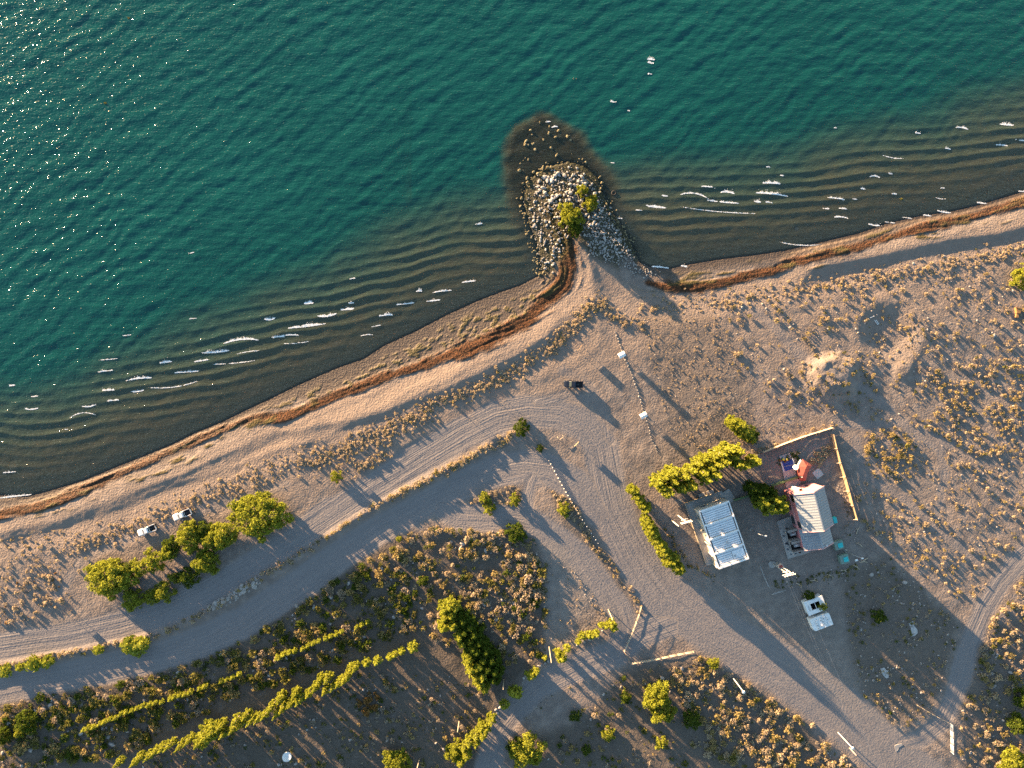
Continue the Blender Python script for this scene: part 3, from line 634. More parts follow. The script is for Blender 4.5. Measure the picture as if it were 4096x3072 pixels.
# --- trees round the white pickups
for px, py, r, h, key, lab in (
    (1032, 2063, 7.0, 6.0, 'willow', 'largest round yellow-green willow, right end of the grove by the white pickups'),
    (890, 2140, 3.9, 4.6, 'willow', 'leafy willow joined to the left side of the largest round willow'),
    (836, 2165, 3.0, 4.0, 'bush_tree', 'small willow between the grove middle and the leafy willow on its right'),
    (752, 2150, 4.3, 4.6, 'willow', 'broad willow in the middle of the grove below the right white pickup'),
    (680, 2185, 2.6, 3.6, 'dark_tree', 'dark green bush on the left flank of the broad middle willow'),
    (812, 2118, 2.7, 3.2, 'dark_tree', 'dark green bush tucked behind the broad middle willow'),
    (664, 2217, 2.4, 4.6, 'bush_tree', 'narrow willow below the dark bush, right end of the thin arm of the grove'),
    (612, 2243, 3.0, 4.6, 'bush_tree', 'middle willow in the thin left arm of the grove'),
    (556, 2274, 2.8, 4.2, 'bush_tree', 'willow that joins the thin arm to the round left-hand willow'),
    (432, 2315, 5.8, 5.6, 'willow', 'big round willow at the left end of the grove'),
    (497, 2290, 2.8, 4.0, 'dark_tree', 'darker willow clump against the right side of the round left-hand willow'),
    (524, 2405, 3.1, 3.6, 'bush_tree', 'rounded bush nearest the road below the round left-hand willow'),
    (601, 2394, 2.2, 3.4, 'bush_tree', 'left one of two joined bushes at the road edge below the grove'),
    (652, 2370, 2.9, 3.8, 'bush_tree', 'right one of two joined bushes at the road edge below the grove'),
    (748, 2312, 3.3, 3.8, 'dark_tree', 'deep green bush at the road edge beside the bushy tree'),
    (817, 2250, 4.0, 4.2, 'willow', 'bushy tree of the lower row, nearest the dry grass and stones'),
    (692, 2312, 1.5, 2.6, 'bush_tree', 'smallest bush of the lower row beside the deep green bush'),
    (2286, 868, 3.4, 4.2, 'willow', 'bright green willow bush on the rocky jetty'),
    (2270, 835, 2.6, 3.6, 'bush_tree', 'yellow-green upper part of the willow thicket on the jetty'),
    (2302, 912, 2.4, 3.2, 'dark_tree', 'dark green lower bush of the jetty thicket'),
    (2360, 815, 2.2, 4.0, 'bush_tree', 'sparse yellowish willow beside the bare limbs on the jetty'),
    (2330, 762, 1.9, 3.6, 'bush_tree', 'thin yellowish willow at the tip side of the jetty thicket'),
    (2372, 795, 1.6, 3.2, 'bush_tree', 'small right-hand willow of the jetty thicket'),
    (98, 2894, 3.4, 4.4, 'dark_tree', 'round dark green tree near the lower left corner'),
    (72, 2932, 1.6, 2.4, 'bush_tree', 'small bright bush touching the round dark tree at lower left'),
    (4, 2948, 2.4, 3.4, 'dark_tree', 'dark tree cut by the left edge of the picture'),
    (2630, 2790, 4.2, 6.0, 'willow', 'brilliant yellow-green tree standing alone in the scrub south of the gate'),
    (2652, 2850, 3.6, 5.2, 'willow', 'lower half of the lone brilliant yellow-green tree clump'),
    (2104, 3012, 5.2, 5.0, 'willow', 'wide green tree at the bottom edge beside the south track'),
    (2070, 2995, 3.0, 4.0, 'dark_tree', 'dark green left flank of the wide tree at the bottom edge'),
    (1588, 3056, 4.2, 4.4, 'willow', 'light green tree cut by the bottom edge left of the south track'),
    (2433, 2937, 2.2, 2.4, 'bush_tree', 'green bush between the lone yellow tree and the wide bottom tree'),
    (2346, 3002, 1.6, 1.8, 'dark_tree', 'vivid green low bush near the bottom edge'),
    (2302, 2866, 1.8, 1.8, 'dark_tree', 'dark low bush on the bare ground beside the south track'),
    (2770, 2883, 2.9, 2.8, 'dark_tree', 'dark rounded bush to the right of the lone yellow tree'),
    (2645, 2975, 2.0, 2.6, 'bush_tree', 'yellowish bush below the lone yellow tree'),
    (2504, 2792, 1.9, 2.2, 'dark_tree', 'dark bush touching the left foot of the lone yellow tree'),
    (2855, 2655, 1.9, 2.2, 'bush_tree', 'round olive bush at the road edge by the right end of the rail fence'),
    (4105, 1105, 3.6, 4.0, 'willow', 'willow cut by the right edge above the rusty scrap'),
    (4100, 2800, 3.0, 4.0, 'dark_tree', 'dark tree cut by the right edge near the lower right track'),
    (4075, 2900, 3.0, 4.0, 'dark_tree', 'second dark tree at the right edge, below the other one'),
    (4060, 3050, 4.2, 3.6, 'willow', 'olive tree in the lower right corner'),
    (3520, 2468, 2.2, 2.4, 'dark_tree', 'green bush alone on the stony triangle between the tracks'),
    (3240, 2385, 1.6, 3.4, 'dark_tree', 'dark green sapling behind the open white shed'),
    (3290, 2425, 1.5, 4.2, 'bush_tree', 'yellow-green sapling leaning over the open white shed'),
    (1345, 1905, 1.9, 1.9, 'bush_tree', 'lone golden-green round bush beside the upper road'),
    (2086, 1712, 2.6, 1.8, 'dark_tree', 'dark thorny bush at the tip of the stony bank'),
    (2160, 1793, 1.2, 1.4, 'dark_tree', 'small green bush among the white marker posts'),
    (1938, 1990, 1.9, 2.2, 'bush_tree', 'upper bush of the pair left of the small curved track'),
    (1958, 2035, 2.0, 2.0, 'bush_tree', 'lower bush of the pair left of the small curved track'),
    (2060, 2000, 1.9, 2.3, 'bush_tree', 'round olive bush beside the small curved track'),
    (2062, 2132, 3.2, 2.8, 'dark_tree', 'broad dark bush on the upper edge of the scrub triangle'),
    (1690, 2325, 1.7, 2.0, 'dark_tree', 'round dark bush in the left part of the scrub triangle'),
    (1596, 2156, 1.0, 1.4, 'bush_tree', 'small round bush at the left corner of the scrub triangle'),
    (2255, 2040, 2.2, 1.7, 'bush_tree', 'brownish bush beside the lower white marker posts'),
    (3005, 1735, 2.6, 3.2, 'dark_tree', 'shaggy dark bush between the fence and the bright conifers')):
    if px < 1100 and py < 2420 and not 700 < px < 830: r *= 1.14
    tree(key, {'willow': 'willow_tree', 'bush_tree': 'small_tree', 'dark_tree': 'small_tree'}[key], lab, px, py, r, h)

# --- rows of poplars, in photo pixels from left to right
def row(key, name, pts, what, group, r=None, h=None, rj=.15, at=.55):
    pts = sorted(pts)
    for i, p in enumerate(pts):
        k = 1 + random.uniform(-rj, rj); rr = (p[2] if len(p) > 2 else r); hh = (p[3] if len(p) > 3 else h)
        tree(key, name, f'{nth(i + 1)} from the left of {what}', p[0], p[1], rr * k, hh * (1 + random.uniform(-.12, .12)), group, 'tree', at)
z5 = lambda l: [(a * .5425, 2400 + c * .5425) + tuple(q) for a, c, *q in l]
z6 = lambda l: [(1100 + a * .5425, 2400 + c * .5425) + tuple(q) for a, c, *q in l]
z7 = lambda l: [(2200 + a * .5425, 2400 + c * .5425) + tuple(q) for a, c, *q in l]
z4 = lambda l: [(2500 + a * .452, 1600 + c * .452) + tuple(q) for a, c, *q in l]
row('poplar', 'poplar_tree', z5([(870, 1205), (1000, 1190), (1030, 1160), (1100, 1150), (1150, 1110), (1200, 1090), (1250, 1070), (1330, 1075), (1395, 1030), (1480, 1040, 2.0, 8), (1530, 990, 2.6, 8.5), (1570, 960, 2.0, 8), (1625, 930),
    (1650, 985), (1720, 950), (1735, 890), (1780, 920), (1815, 850), (1850, 890), (1900, 880), (1950, 850), (2000, 790), (2040, 840), (2075, 730), (2090, 800), (2150, 760), (2180, 690)])
    + z6([(40, 720), (60, 790), (110, 760), (150, 690), (180, 740), (250, 690), (300, 640), (330, 590), (385, 580), (370, 670), (430, 640), (470, 610), (510, 590), (540, 550), (590, 500), (560, 500)]),
    'the sunlit poplar row slanting across the lower left', 'poplars of the long sunlit row', 1.0, 7.6)
row('young_poplar', 'poplar_tree', z5([(615, 960), (650, 945), (690, 935), (735, 915), (770, 900), (810, 880), (850, 870), (890, 840), (930, 830), (970, 815), (1010, 800), (1050, 785), (1095, 775), (1140, 760), (1190, 755), (1255, 730), (1285, 715),
    (1320, 705), (1360, 695), (1400, 680), (1470, 655), (1505, 640), (1630, 600), (1670, 590), (1710, 575), (1760, 550), (2040, 430), (2085, 405), (2130, 390), (2170, 375)])
    + z6([(30, 430), (70, 400), (110, 390), (150, 380), (200, 365), (240, 340), (280, 320), (320, 305), (370, 285), (410, 270), (450, 255), (490, 235), (600, 200), (640, 185), (680, 165)]),
    'the thin row of young poplars above the long sunlit row', 'young poplars of the thin row', .62, 3.4)
row('young_poplar', 'poplar_tree', z6([(672, 465, 1.0, 5), (748, 455, 1.1, 5.5), (845, 425), (882, 405), (930, 382), (1015, 355, 1.3, 4.5)]), 'the few spaced poplars right of the long row', 'spaced poplars right of the long row', .8, 4.2)
row('poplar', 'poplar_tree', z6([(1250, 60), (1290, 40), (1250, 130), (1300, 110), (1330, 60), (1240, 200), (1310, 190), (1360, 270), (1380, 320), (1430, 430), (1440, 500), (1490, 490), (1480, 560), (1530, 560), (1510, 620), (1545, 650)]),
    'the bright poplars edging the dark central grove', 'bright poplars of the central grove', 1.6, 7.5)
row('dark_poplar', 'poplar_tree', z6([(1390, 150), (1440, 190), (1400, 230), (1470, 250), (1440, 300), (1510, 310), (1490, 370), (1560, 370), (1540, 430), (1600, 440), (1570, 500), (1620, 520), (1610, 580), (1460, 350), (1520, 480)]),
    'the dark green grove in the lower centre', 'dark trees of the central grove', 2.2, 7.0)
row('poplar', 'poplar_tree', z6([(1365, 1200), (1410, 1150), (1390, 1090), (1430, 1050), (1480, 1060), (1480, 1000), (1530, 1000), (1520, 940), (1550, 960), (1595, 890)]) , 'the poplar clump left of the south track', 'poplars left of the south track', 1.2, 6.5)
row('young_poplar', 'poplar_tree', z6([(1690, 775, 1.1, 5), (1750, 680, 1.4, 5), (1785, 690, 1.5, 5), (1885, 560, 1.2, 5), (1925, 530, 1.0, 4.5), (1990, 430, .6, 3), (2085, 390, 1.1, 4.6), (2115, 430, 1.2, 5), (2155, 360, .9, 4.4)])
    + z7([(210, 310, .7, 3), (240, 268, 1.1, 2.6), (285, 260, .9, 4), (310, 262, .9, 4), (340, 250, .9, 4), (375, 190, .8, 3.6), (412, 195, .9, 4.2), (450, 180, 1.2, 5), (472, 205, 1.1, 4.6)]),
    'the staggered poplars along the fence by the track junction', 'poplars by the track junction', 1, 4.4)
tree('willow', 'small_tree', 'golden bush joined to the foot of the poplar clump by the south track', 1100 + 1325 * .5425, 2400 + 1125 * .5425, 3.0, 4.2)
row('poplar', 'poplar_tree', z4([(290, 720), (350, 680), (330, 770), (385, 810), (430, 720), (420, 640), (500, 780), (530, 670), (590, 760), (590, 620), (650, 560), (690, 640), (720, 700), (700, 520), (760, 600), (800, 660), (780, 500), (830, 570), (850, 470),
    (880, 540), (910, 440), (960, 500), (1000, 450), (1000, 560), (1050, 580), (1150, 545)]), 'the tall sunlit trees above the flat-roofed building', 'tall trees above the flat-roofed building', 1.55, 11)
row('poplar', 'conifer_tree', z4([(60, 790), (95, 810), (105, 860), (135, 890), (160, 930), (200, 950), (190, 975)]), 'the short hedge of trees by the road bend', 'trees of the short roadside hedge', 1.25, 6.0)
row('poplar', 'conifer_tree', z4([(190, 1070), (215, 1110), (225, 1160), (260, 1190), (275, 1240), (310, 1270), (330, 1310), (350, 1350), (385, 1380), (380, 1430), (420, 1430), (450, 1400), (450, 1480), (485, 1480), (490, 1510)]),
    'the long roadside hedge beside the flat-roofed building', 'trees of the long roadside hedge', 1.5, 6.4)
row('poplar', 'conifer_tree', z4([(950, 190, 1.5, 6), (985, 220, 1.8, 7), (1030, 230, 1.9, 7), (1060, 280, 1.8, 7), (1100, 310, 1.6, 6.5), (1130, 350, 1.2, 5)]), 'the bright trees standing alone above the fenced yard', 'bright trees above the fenced yard', 1.6, 6.5)
row('dark_poplar', 'conifer_tree', z4([(1120, 780), (1160, 800), (1180, 850), (1220, 800), (1300, 820), (1250, 860)]), 'the dark half of the tree group beside the pink house', 'dark trees beside the pink house', 1.9, 8)
row('poplar', 'conifer_tree', z4([(1220, 900), (1270, 920), (1320, 880), (1340, 950), (1380, 920), (1400, 960), (1290, 960)]), 'the sunlit half of the tree group beside the pink house', 'sunlit trees beside the pink house', 1.8, 9)
row('young_poplar', 'roadside_bush', z5([(30, 525, 1.6, 2), (140, 500, 1.2, 2.2), (235, 470, 1.9, 3), (340, 455, 1.7, 2.6), (720, 370, 1.4, 2), (940, 330, 2.2, 2.4), (1000, 350, 2.4, 2.4), (1050, 325, 1.8, 2.6)]), 'the bushes along the bank between the two roads', 'bushes on the roadside bank', 1, 2)

# ------------------------------------------------------------------ shrubs, tufts and stones
def tuft_arrays(seed, n, size, mat_kind, flat=.75, spread=1.0):
    g = random.Random(seed); bl = [((0, 0, .30), (.62, .62, .36))]
    for k in range(7):
        a = k * 2.4 + g.uniform(-.3, .3); o = g.uniform(.4, .72) * spread
        bl.append(((math.cos(a) * o, math.sin(a) * o, g.uniform(.2, .52) * flat), (.30, .30, .26)))
    return leaves(bl, n, size, seed, out=.45)
SH = {}
def shrub_kind(key, mat, n, size, flat, seeds):
    SH[key] = dict(mat=mat, big=[np_mesh('shrub', *tuft_arrays(s, n, size, key, flat)[:2], mat, False, tuft_arrays(s, n, size, key, flat)[2]) for s in seeds],
                   small=[tuft_arrays(s + 50, 42, size * 1.9, key, flat) for s in seeds], pts=[])
shrub_kind('golden', L_GLD, 230, .15, 1.0, (1, 2, 3)); shrub_kind('olive', L_OLV, 230, .15, 1.1, (4, 5, 6))
shrub_kind('grass', L_TAN, 200, .20, .8, (7, 8)); shrub_kind('pale', L_PAL, 220, .16, 1.0, (9, 10))
shrub_kind('dark', L_DRK, 230, .15, 1.0, (12, 13)); shrub_kind('orange', L_ORG, 230, .17, 1.1, (14,))
ROCKS = []
BUSY = []                                        # (x, y, r) kept free of shrubs
def blocked(x, y):
    if gzv(np.array([x]), np.array([y]), road)[0] > .45: return True
    return any((x - a) ** 2 + (y - c) ** 2 < r * r for a, c, r in BUSY)
for a, c, r in ((2900, 2140, 150), (3255, 2060, 125), (3160, 2180, 90), (3260, 2420, 60), (3305, 2490, 60), (2293, 1537, 45), (587, 2121, 42), (728, 2059, 42), (3170, 1880, 60), (3365, 2205, 60)):
    p = P(a, c, 2); BUSY.append((p.x, p.y, r * PX))
def scatter(poly, n, mixk, rlo, rhi, where, clump=0.0, seed=0):
    """n shrubs in a photo-pixel polygon; mixk = {kind: share}; sizes skewed to small"""
    g = np.random.default_rng(seed); pl = np.array(poly, float); lo, hi = pl.min(0), pl.max(0); kinds = list(mixk); pr = np.array([mixk[k] for k in kinds]); pr = pr / pr.sum(); c = 0; tries = 0
    while c < n and tries < n * 30:
        tries += 1; q = g.uniform(lo, hi)
        if not inside(np.array(q[0]), np.array(q[1]), pl): continue
        if clump and float(vnoise(q[0], q[1], 55, seed + 3)) * .65 + float(vnoise(q[0], q[1], 20, seed + 4)) * .35 < clump * g.uniform(.6, 1.25): continue
        p = G(q[0], q[1])
        if blocked(p.x, p.y): continue
        r = 1.15 * (rlo + (rhi - rlo) * g.random() ** 2.4); k = kinds[g.choice(len(kinds), p=pr)]; c += 1
        if k == 'stone': ROCKS.append((p.x, p.y, p.z, r * .62, 'stone', where)); continue
        SH[k]['pts'].append((p.x, p.y, p.z, r, where))
def along(pts, n, width, mixk, rlo, rhi, where, seed=0):
    g = np.random.default_rng(seed); L = resample(pts, 4.0); kinds = list(mixk); pr = np.array([mixk[k] for k in kinds]); pr = pr / pr.sum()
    for _ in range(n):
        q = L[g.integers(len(L))] + g.normal(0, width, 2); p = G(q[0], q[1])
        if gzv(np.array([p.x]), np.array([p.y]), road)[0] > .6: continue
        k = kinds[g.choice(len(kinds), p=pr)]; r = rlo + (rhi - rlo) * g.random() ** 2
        if k == 'stone': ROCKS.append((p.x, p.y, p.z, r * .62, 'stone', where))
        else: SH[k]['pts'].append((p.x, p.y, p.z, r, where))
F_E = 'in the open field at the far right'; F_N = 'in the field above the fenced yard'; F_R = 'in the round patch right of the board fence'
F_K = 'on the stony ground by the white kiosks'; F_S = 'in the scrub along the wide road at lower right'; F_T = 'in the scrub triangle between the tracks'
F_W = 'on the shaded slope below the lower road'; F_B = 'on the bank between the two roads'; F_C = 'on the berm behind the beach'
F_G = 'on the stony triangle left of the right-hand track'; F_X = 'at the lower right corner beyond the track'; F_Y = 'in the bottom strip left of the south track'; F_L = 'on the grassy flat at the left edge'
scatter([(3500, 1060), (4130, 960), (4130, 2160), (3900, 2280), (3600, 2010), (3450, 1750), (3480, 1300)], 1500, {'golden': 5, 'grass': 5, 'pale': 3, 'stone': 2, 'olive': .4}, .16, .62, F_E, .45, 1)
scatter([(3720, 1480), (4130, 1420), (4130, 1800), (3900, 1830), (3700, 1700)], 330, {'golden': 5, 'grass': 4, 'olive': .4}, .25, .75, F_E, .4, 2)
scatter([(2880, 1200), (3450, 1110), (3480, 1300), (3420, 1500), (3200, 1680), (2950, 1560)], 420, {'golden': 4, 'grass': 4, 'pale': 2, 'stone': 2, 'olive': .5}, .15, .75, F_N, .5, 3)
scatter([(3180, 1420), (3470, 1400), (3520, 1560), (3400, 1680), (3250, 1640)], 130, {'golden': 4, 'pale': 2, 'olive': 1}, .2, .65, F_N, .4, 4)
scatter([(2560, 1270), (2880, 1260), (3000, 1600), (3230, 1700), (2990, 1800), (2700, 1810)], 750, {'grass': 5, 'pale': 4, 'stone': 2}, .10, .32, F_K, .35, 5)
ang = np.linspace(0, 2 * math.pi, 25)[:-1]
scatter([(3560 + 112 * math.cos(t), 1820 + 118 * math.sin(t)) for t in ang], 130, {'golden': 6, 'olive': .6}, .25, .85, F_R, .3, 6)
scatter([(3430, 1830), (3480, 1950), (3640, 1960), (3960, 2330), (3860, 2420), (3560, 2200), (3420, 2080)], 300, {'golden': 5, 'grass': 3, 'stone': 1}, .16, .62, F_E, .4, 7)
scatter([(3990, 2370), (4130, 2230), (4130, 3090), (3830, 3090), (3850, 2780), (3960, 2500)], 460, {'golden': 4, 'grass': 3, 'pale': 3, 'olive': 2, 'stone': 2}, .25, 1.15, F_X, .42, 8)
scatter([(3350, 2270), (3550, 2220), (3840, 2500), (3790, 2750), (3680, 2900), (3500, 2940), (3420, 2700), (3380, 2450)], 820, {'stone': 6, 'pale': 3, 'golden': 2, 'olive': 2.4, 'dark': .8}, .12, .62, F_G, .35, 9)
scatter([(2560, 2670), (2790, 2620), (3000, 2740), (3250, 2900), (3440, 3090), (2900, 3090), (2740, 2960), (2720, 2780)], 760, {'golden': 6, 'grass': 5, 'pale': 3, 'olive': 1.2, 'stone': 1}, .28, 1.25, F_S, .42, 10)
scatter([(2150, 3090), (2300, 2860), (2500, 2700), (2720, 2740), (2700, 2960), (2900, 3090)], 200, {'pale': 3, 'dark': 3, 'olive': 3, 'golden': 2, 'stone': 2}, .2, 1.0, F_S, .45, 11)
scatter([(1620, 2140), (1800, 2090), (2130, 2120), (2190, 2300), (2180, 2640), (2000, 2660), (1720, 2560), (1560, 2300)], 1300, {'golden': 5, 'grass': 4, 'pale': 3, 'olive': 4, 'dark': 2.2, 'stone': 1.6}, .16, 1.15, F_T, .38, 12)
scatter([(2060, 2230), (2190, 2230), (2190, 2480), (2090, 2560), (2040, 2420)], 60, {'pale': 6, 'olive': 1.5, 'dark': 2}, .6, 1.6, F_T, .3, 13)
scatter([(2200, 2200), (2280, 2230), (2420, 2500), (2250, 2640), (2200, 2600)], 200, {'stone': 5, 'grass': 2, 'pale': 1}, .08, .38, F_T, .3, 14)
scatter([(0, 2815), (400, 2735), (900, 2575), (1300, 2345), (1600, 2170), (1680, 2520), (1300, 2660), (900, 2810), (500, 3020), (0, 3090)], 2100, {'olive': 6, 'golden': 3.5, 'dark': 4.2, 'pale': 1.6, 'stone': 2.0}, .2, 1.45, F_W, .40, 15)
scatter([(500, 3090), (1000, 2860), (1450, 2690), (1900, 2710), (2010, 2850), (1830, 3090)], 950, {'olive': 3, 'golden': 4, 'dark': 2, 'pale': 3, 'stone': 1.5}, .16, .85, F_Y, .42, 16)
scatter([(1420, 2770), (1510, 2770), (1530, 2850), (1450, 2880)], 26, {'orange': 1}, .5, 1.3, F_Y, 0, 17)
bank_px = [(0, 2660), (136, 2633), (271, 2612), (380, 2590), (544, 2555), (625, 2539), (707, 2502), (809, 2453), (910, 2396), (992, 2339), (1073, 2290), (1179, 2230), (1300, 2153), (1489, 2031), (1670, 1940), (1796, 1870), (1923, 1800), (2049, 1728), (2118, 1696)]
along(bank_px, 420, 7, {'grass': 6, 'golden': 2, 'pale': 1.5, 'olive': .8}, .22, .8, F_B, 18)
along([(1560, 1990), (1700, 1915), (1960, 1795), (2050, 1740)], 90, 9, {'grass': 6, 'golden': 1}, .4, .95, F_B, 19)
along([(850, 2425), (930, 2385), (1030, 2325)], 90, 12, {'stone': 1}, .6, 1.6, F_B, 20)
along([(0, 2800), (300, 2735), (600, 2680), (900, 2575), (1100, 2440)], 240, 16, {'golden': 3, 'olive': 3, 'pale': 3, 'stone': 1.5}, .25, 1.0, F_W, 21)
for pts, n, w in (([(2420, 1200), (2340, 1250), (2260, 1330), (2200, 1400)], 260, 17), ([(2200, 1390), (2050, 1490), (1900, 1560), (1700, 1630)], 300, 17), ([(1720, 1640), (1560, 1720), (1400, 1790), (1240, 1850)], 420, 24),
                  ([(1540, 1820), (1480, 1850), (1420, 1880)], 70, 15), ([(1240, 1830), (1000, 1910), (800, 2000), (600, 2080), (300, 2190)], 330, 24), ([(2560, 1230), (2800, 1215), (3100, 1170), (3400, 1130), (3700, 1080), (4096, 1000)], 330, 20),
                  ([(2420, 1240), (2520, 1300), (2580, 1290)], 60, 18)):
    along(pts, int(n * 1.8), w, {'grass': 9, 'golden': 1.2, 'pale': 1}, .16, .60, F_C, n)
scatter([(-10, 2350), (230, 2290), (290, 2400), (120, 2480), (-10, 2500)], 190, {'grass': 4, 'pale': 3, 'orange': .6}, .2, .7, F_L, .35, 22)
scatter([(-10, 2160), (230, 2110), (420, 2150), (330, 2300), (-10, 2340)], 160, {'grass': 4, 'golden': 1}, .15, .5, F_L, .35, 23)
scatter([(2185, 1930), (2262, 1935), (2330, 2070), (2430, 2235), (2400, 2235), (2310, 2120), (2240, 2040)], 110, {'grass': 5, 'pale': 3, 'golden': 2}, .2, .75, F_T, 0, 24)
scatter([(1840, 1940), (1990, 1900), (2090, 1960), (2060, 2060), (1900, 2060)], 130, {'grass': 5, 'pale': 3, 'olive': 1, 'stone': 1}, .12, .5, F_T, .35, 25)
scatter([(3310, 1930), (3390, 1950), (3440, 2150), (3400, 2250), (3360, 2130)], 170, {'stone': 6, 'pale': 2, 'dark': 1}, .1, .34, F_E, 0, 26)
along([(2430, 2230), (2540, 2400), (2555, 2450), (2500, 2600)], 90, 9, {'grass': 4, 'pale': 3, 'golden': 2}, .2, .6, F_T, 27)
along([(3340, 1700), (3050, 1800), (2960, 1840)], 70, 8, {'grass': 4, 'golden': 3}, .2, .55, F_N, 28)
along([(3250, 1850), (3290, 1830), (3320, 1790)], 60, 12, {'grass': 1}, .35, .95, 'in the fenced yard behind the red hut', 29)
along([(3190, 1815), (3120, 1850)], 26, 9, {'dark': 3, 'orange': 1}, .3, .8, 'in the fenced yard behind the red hut', 30)
along([(2860, 2310), (2760, 2260), (2700, 2180), (2660, 2110)], 60, 8, {'golden': 3, 'grass': 2, 'olive': 1}, .2, .6, 'along the foot of the roadside hedge', 31)
along([(3100, 2340), (3250, 2310), (3420, 2280)], 120, 11, {'olive': 3, 'golden': 2, 'dark': 2, 'stone': 1}, .15, .6, F_G, 32)

MARKS = [(a, c, P(u, v, 1.8)) for a, c, u, v in (('the rocky jetty tip', '', 2230, 480), ('the jetty willows', '', 2290, 860), ('the jetty foot', '', 2330, 1090), ('the upper white kiosk', '', 2488, 1419), ('the lower white kiosk', '', 2575, 1662),
    ('the dark pickup', '', 2293, 1537), ('the left white pickup', '', 587, 2121), ('the right white pickup', '', 728, 2059), ('the earth mound', '', 3330, 1510), ('the crater', '', 3560, 1330), ('the red hut', '', 3210, 1880), ('the pink house', '', 3240, 2060),
    ('the flat-roofed building', '', 2880, 2140), ('the white sheds', '', 3285, 2450), ('the round shrub patch', '', 3560, 1815), ('the rusty scrap', '', 4072, 1245), ('the pale slab', '', 3660, 2510), ('the rail fence corner', '', 2522, 2650),
    ('the lone yellow tree', '', 2640, 2820), ('the central grove', '', 1880, 2580), ('the scrub triangle', '', 1860, 2280), ('the young poplar row', '', 620, 2830), ('the long poplar row', '', 900, 2900), ('the round corner tree', '', 98, 2894),
    ('the big round willow', '', 432, 2315), ('the largest willow', '', 1032, 2063), ('the lone round bush', '', 1345, 1905), ('the bank tip', '', 2110, 1700), ('the orange bush', '', 1474, 2818), ('the lower right gate', '', 3800, 2960), ('the right-hand track', '', 3990, 2345),
    ('the bright lone trees', '', 2970, 1730), ('the board fence corner', '', 3322, 1712), ('the bank boulders', '', 930, 2390), ('the right beach', '', 3700, 950), ('the left signboard', '', 275, 2452), ('the curved track', '', 2115, 1960), ('the bare patch', '', 2290, 2400))]
USED = set()
def SZ(r, a, c): return 'big ' if r > a else 'medium ' if r > c else 'small '
def where_is(x, y, what):
    cand = sorted(MARKS, key=lambda m: (m[2].x - x) ** 2 + (m[2].y - y) ** 2)
    for nm, _, p in cand[:3]:
        dx, dy = x - p.x, y - p.y; d = math.hypot(dx, dy); k = int(round(math.atan2(dy, dx) / (math.pi / 4))) % 8
        w = ('right of', 'up and right of', 'above', 'up and left of', 'left of', 'down and left of', 'below', 'down and right of')[k]
        lab = f'{what}, {max(.1, round(d, 1))} metres {w} {nm}'
        if lab not in USED: break
    USED.add(lab); return lab
along([(1760, 2045), (1830, 1985), (1930, 1935), (2010, 1905)], 70, 6, {'grass': 4, 'pale': 2, 'stone': 2}, .15, .5, F_T, 33)
along([(2290, 2260), (2370, 2400), (2440, 2480)], 60, 8, {'grass': 4, 'stone': 3}, .12, .45, F_T, 34)
scatter([(2200, 1940), (2262, 1940), (2320, 2040), (2260, 2080)], 60, {'grass': 4, 'pale': 4, 'olive': 1}, .25, .9, F_T, 0, 35)
along([(2420, 2640), (2300, 2720), (2180, 2800), (2080, 2880)], 60, 10, {'pale': 3, 'stone': 3, 'dark': 1}, .12, .5, F_S, 36)
KN = {'golden': ('golden_shrub', 'golden rounded dry shrub', 'shrub'), 'olive': ('olive_shrub', 'olive green scrubby bush', 'shrub'), 'grass': ('grass_tuft', 'straw-coloured dry grass tuft', 'grass tuft'),
      'pale': ('twiggy_shrub', 'pale brown twiggy shrub', 'shrub'), 'dark': ('dark_shrub', 'dark green low shrub', 'shrub'), 'orange': ('orange_shrub', 'orange-brown dried bush', 'shrub')}
LIM = {'golden': 290, 'olive': 200, 'grass': 240, 'pale': 220, 'dark': 150, 'orange': 40}
for key, S_ in SH.items():
    pts = sorted(S_['pts'], key=lambda q: -q[3]); name, what, cat = KN[key]
    for i, (x, y, z, r, where) in enumerate(pts[:LIM[key]]):
        o = obj(name, S_['big'][i % len(S_['big'])], None, (x, y, z - .04 * r), random.uniform(0, 6.28), (r, r * random.uniform(.8, 1.15), r * random.uniform(.8, 1.25)))
        tag(o, where_is(x, y, SZ(r, .95, .6) + what), cat, f'{what} group {where}')
    rest = pts[LIM[key]:]
    if rest:
        VV, FF, RR = [], [], []; off = 0
        for i, (x, y, z, r, where) in enumerate(rest):
            v, f, rn = S_['small'][i % len(S_['small'])]; a = random.uniform(0, 6.28); ca, sa = math.cos(a), math.sin(a)
            VV.append(np.stack([(v[:, 0] * ca - v[:, 1] * sa) * r + x, (v[:, 0] * sa + v[:, 1] * ca) * r + y, v[:, 2] * r * random.uniform(.8, 1.2) + z - .03 * r], 1)); FF.append(f + off); RR.append(rn); off += len(v)
        tag(obj(name + '_cover', np_mesh(name + '_cover', np.concatenate(VV), np.concatenate(FF), S_['mat'], False, np.concatenate(RR))), f'scattered smaller {what}s over the dry ground', cat, None, 'stuff')

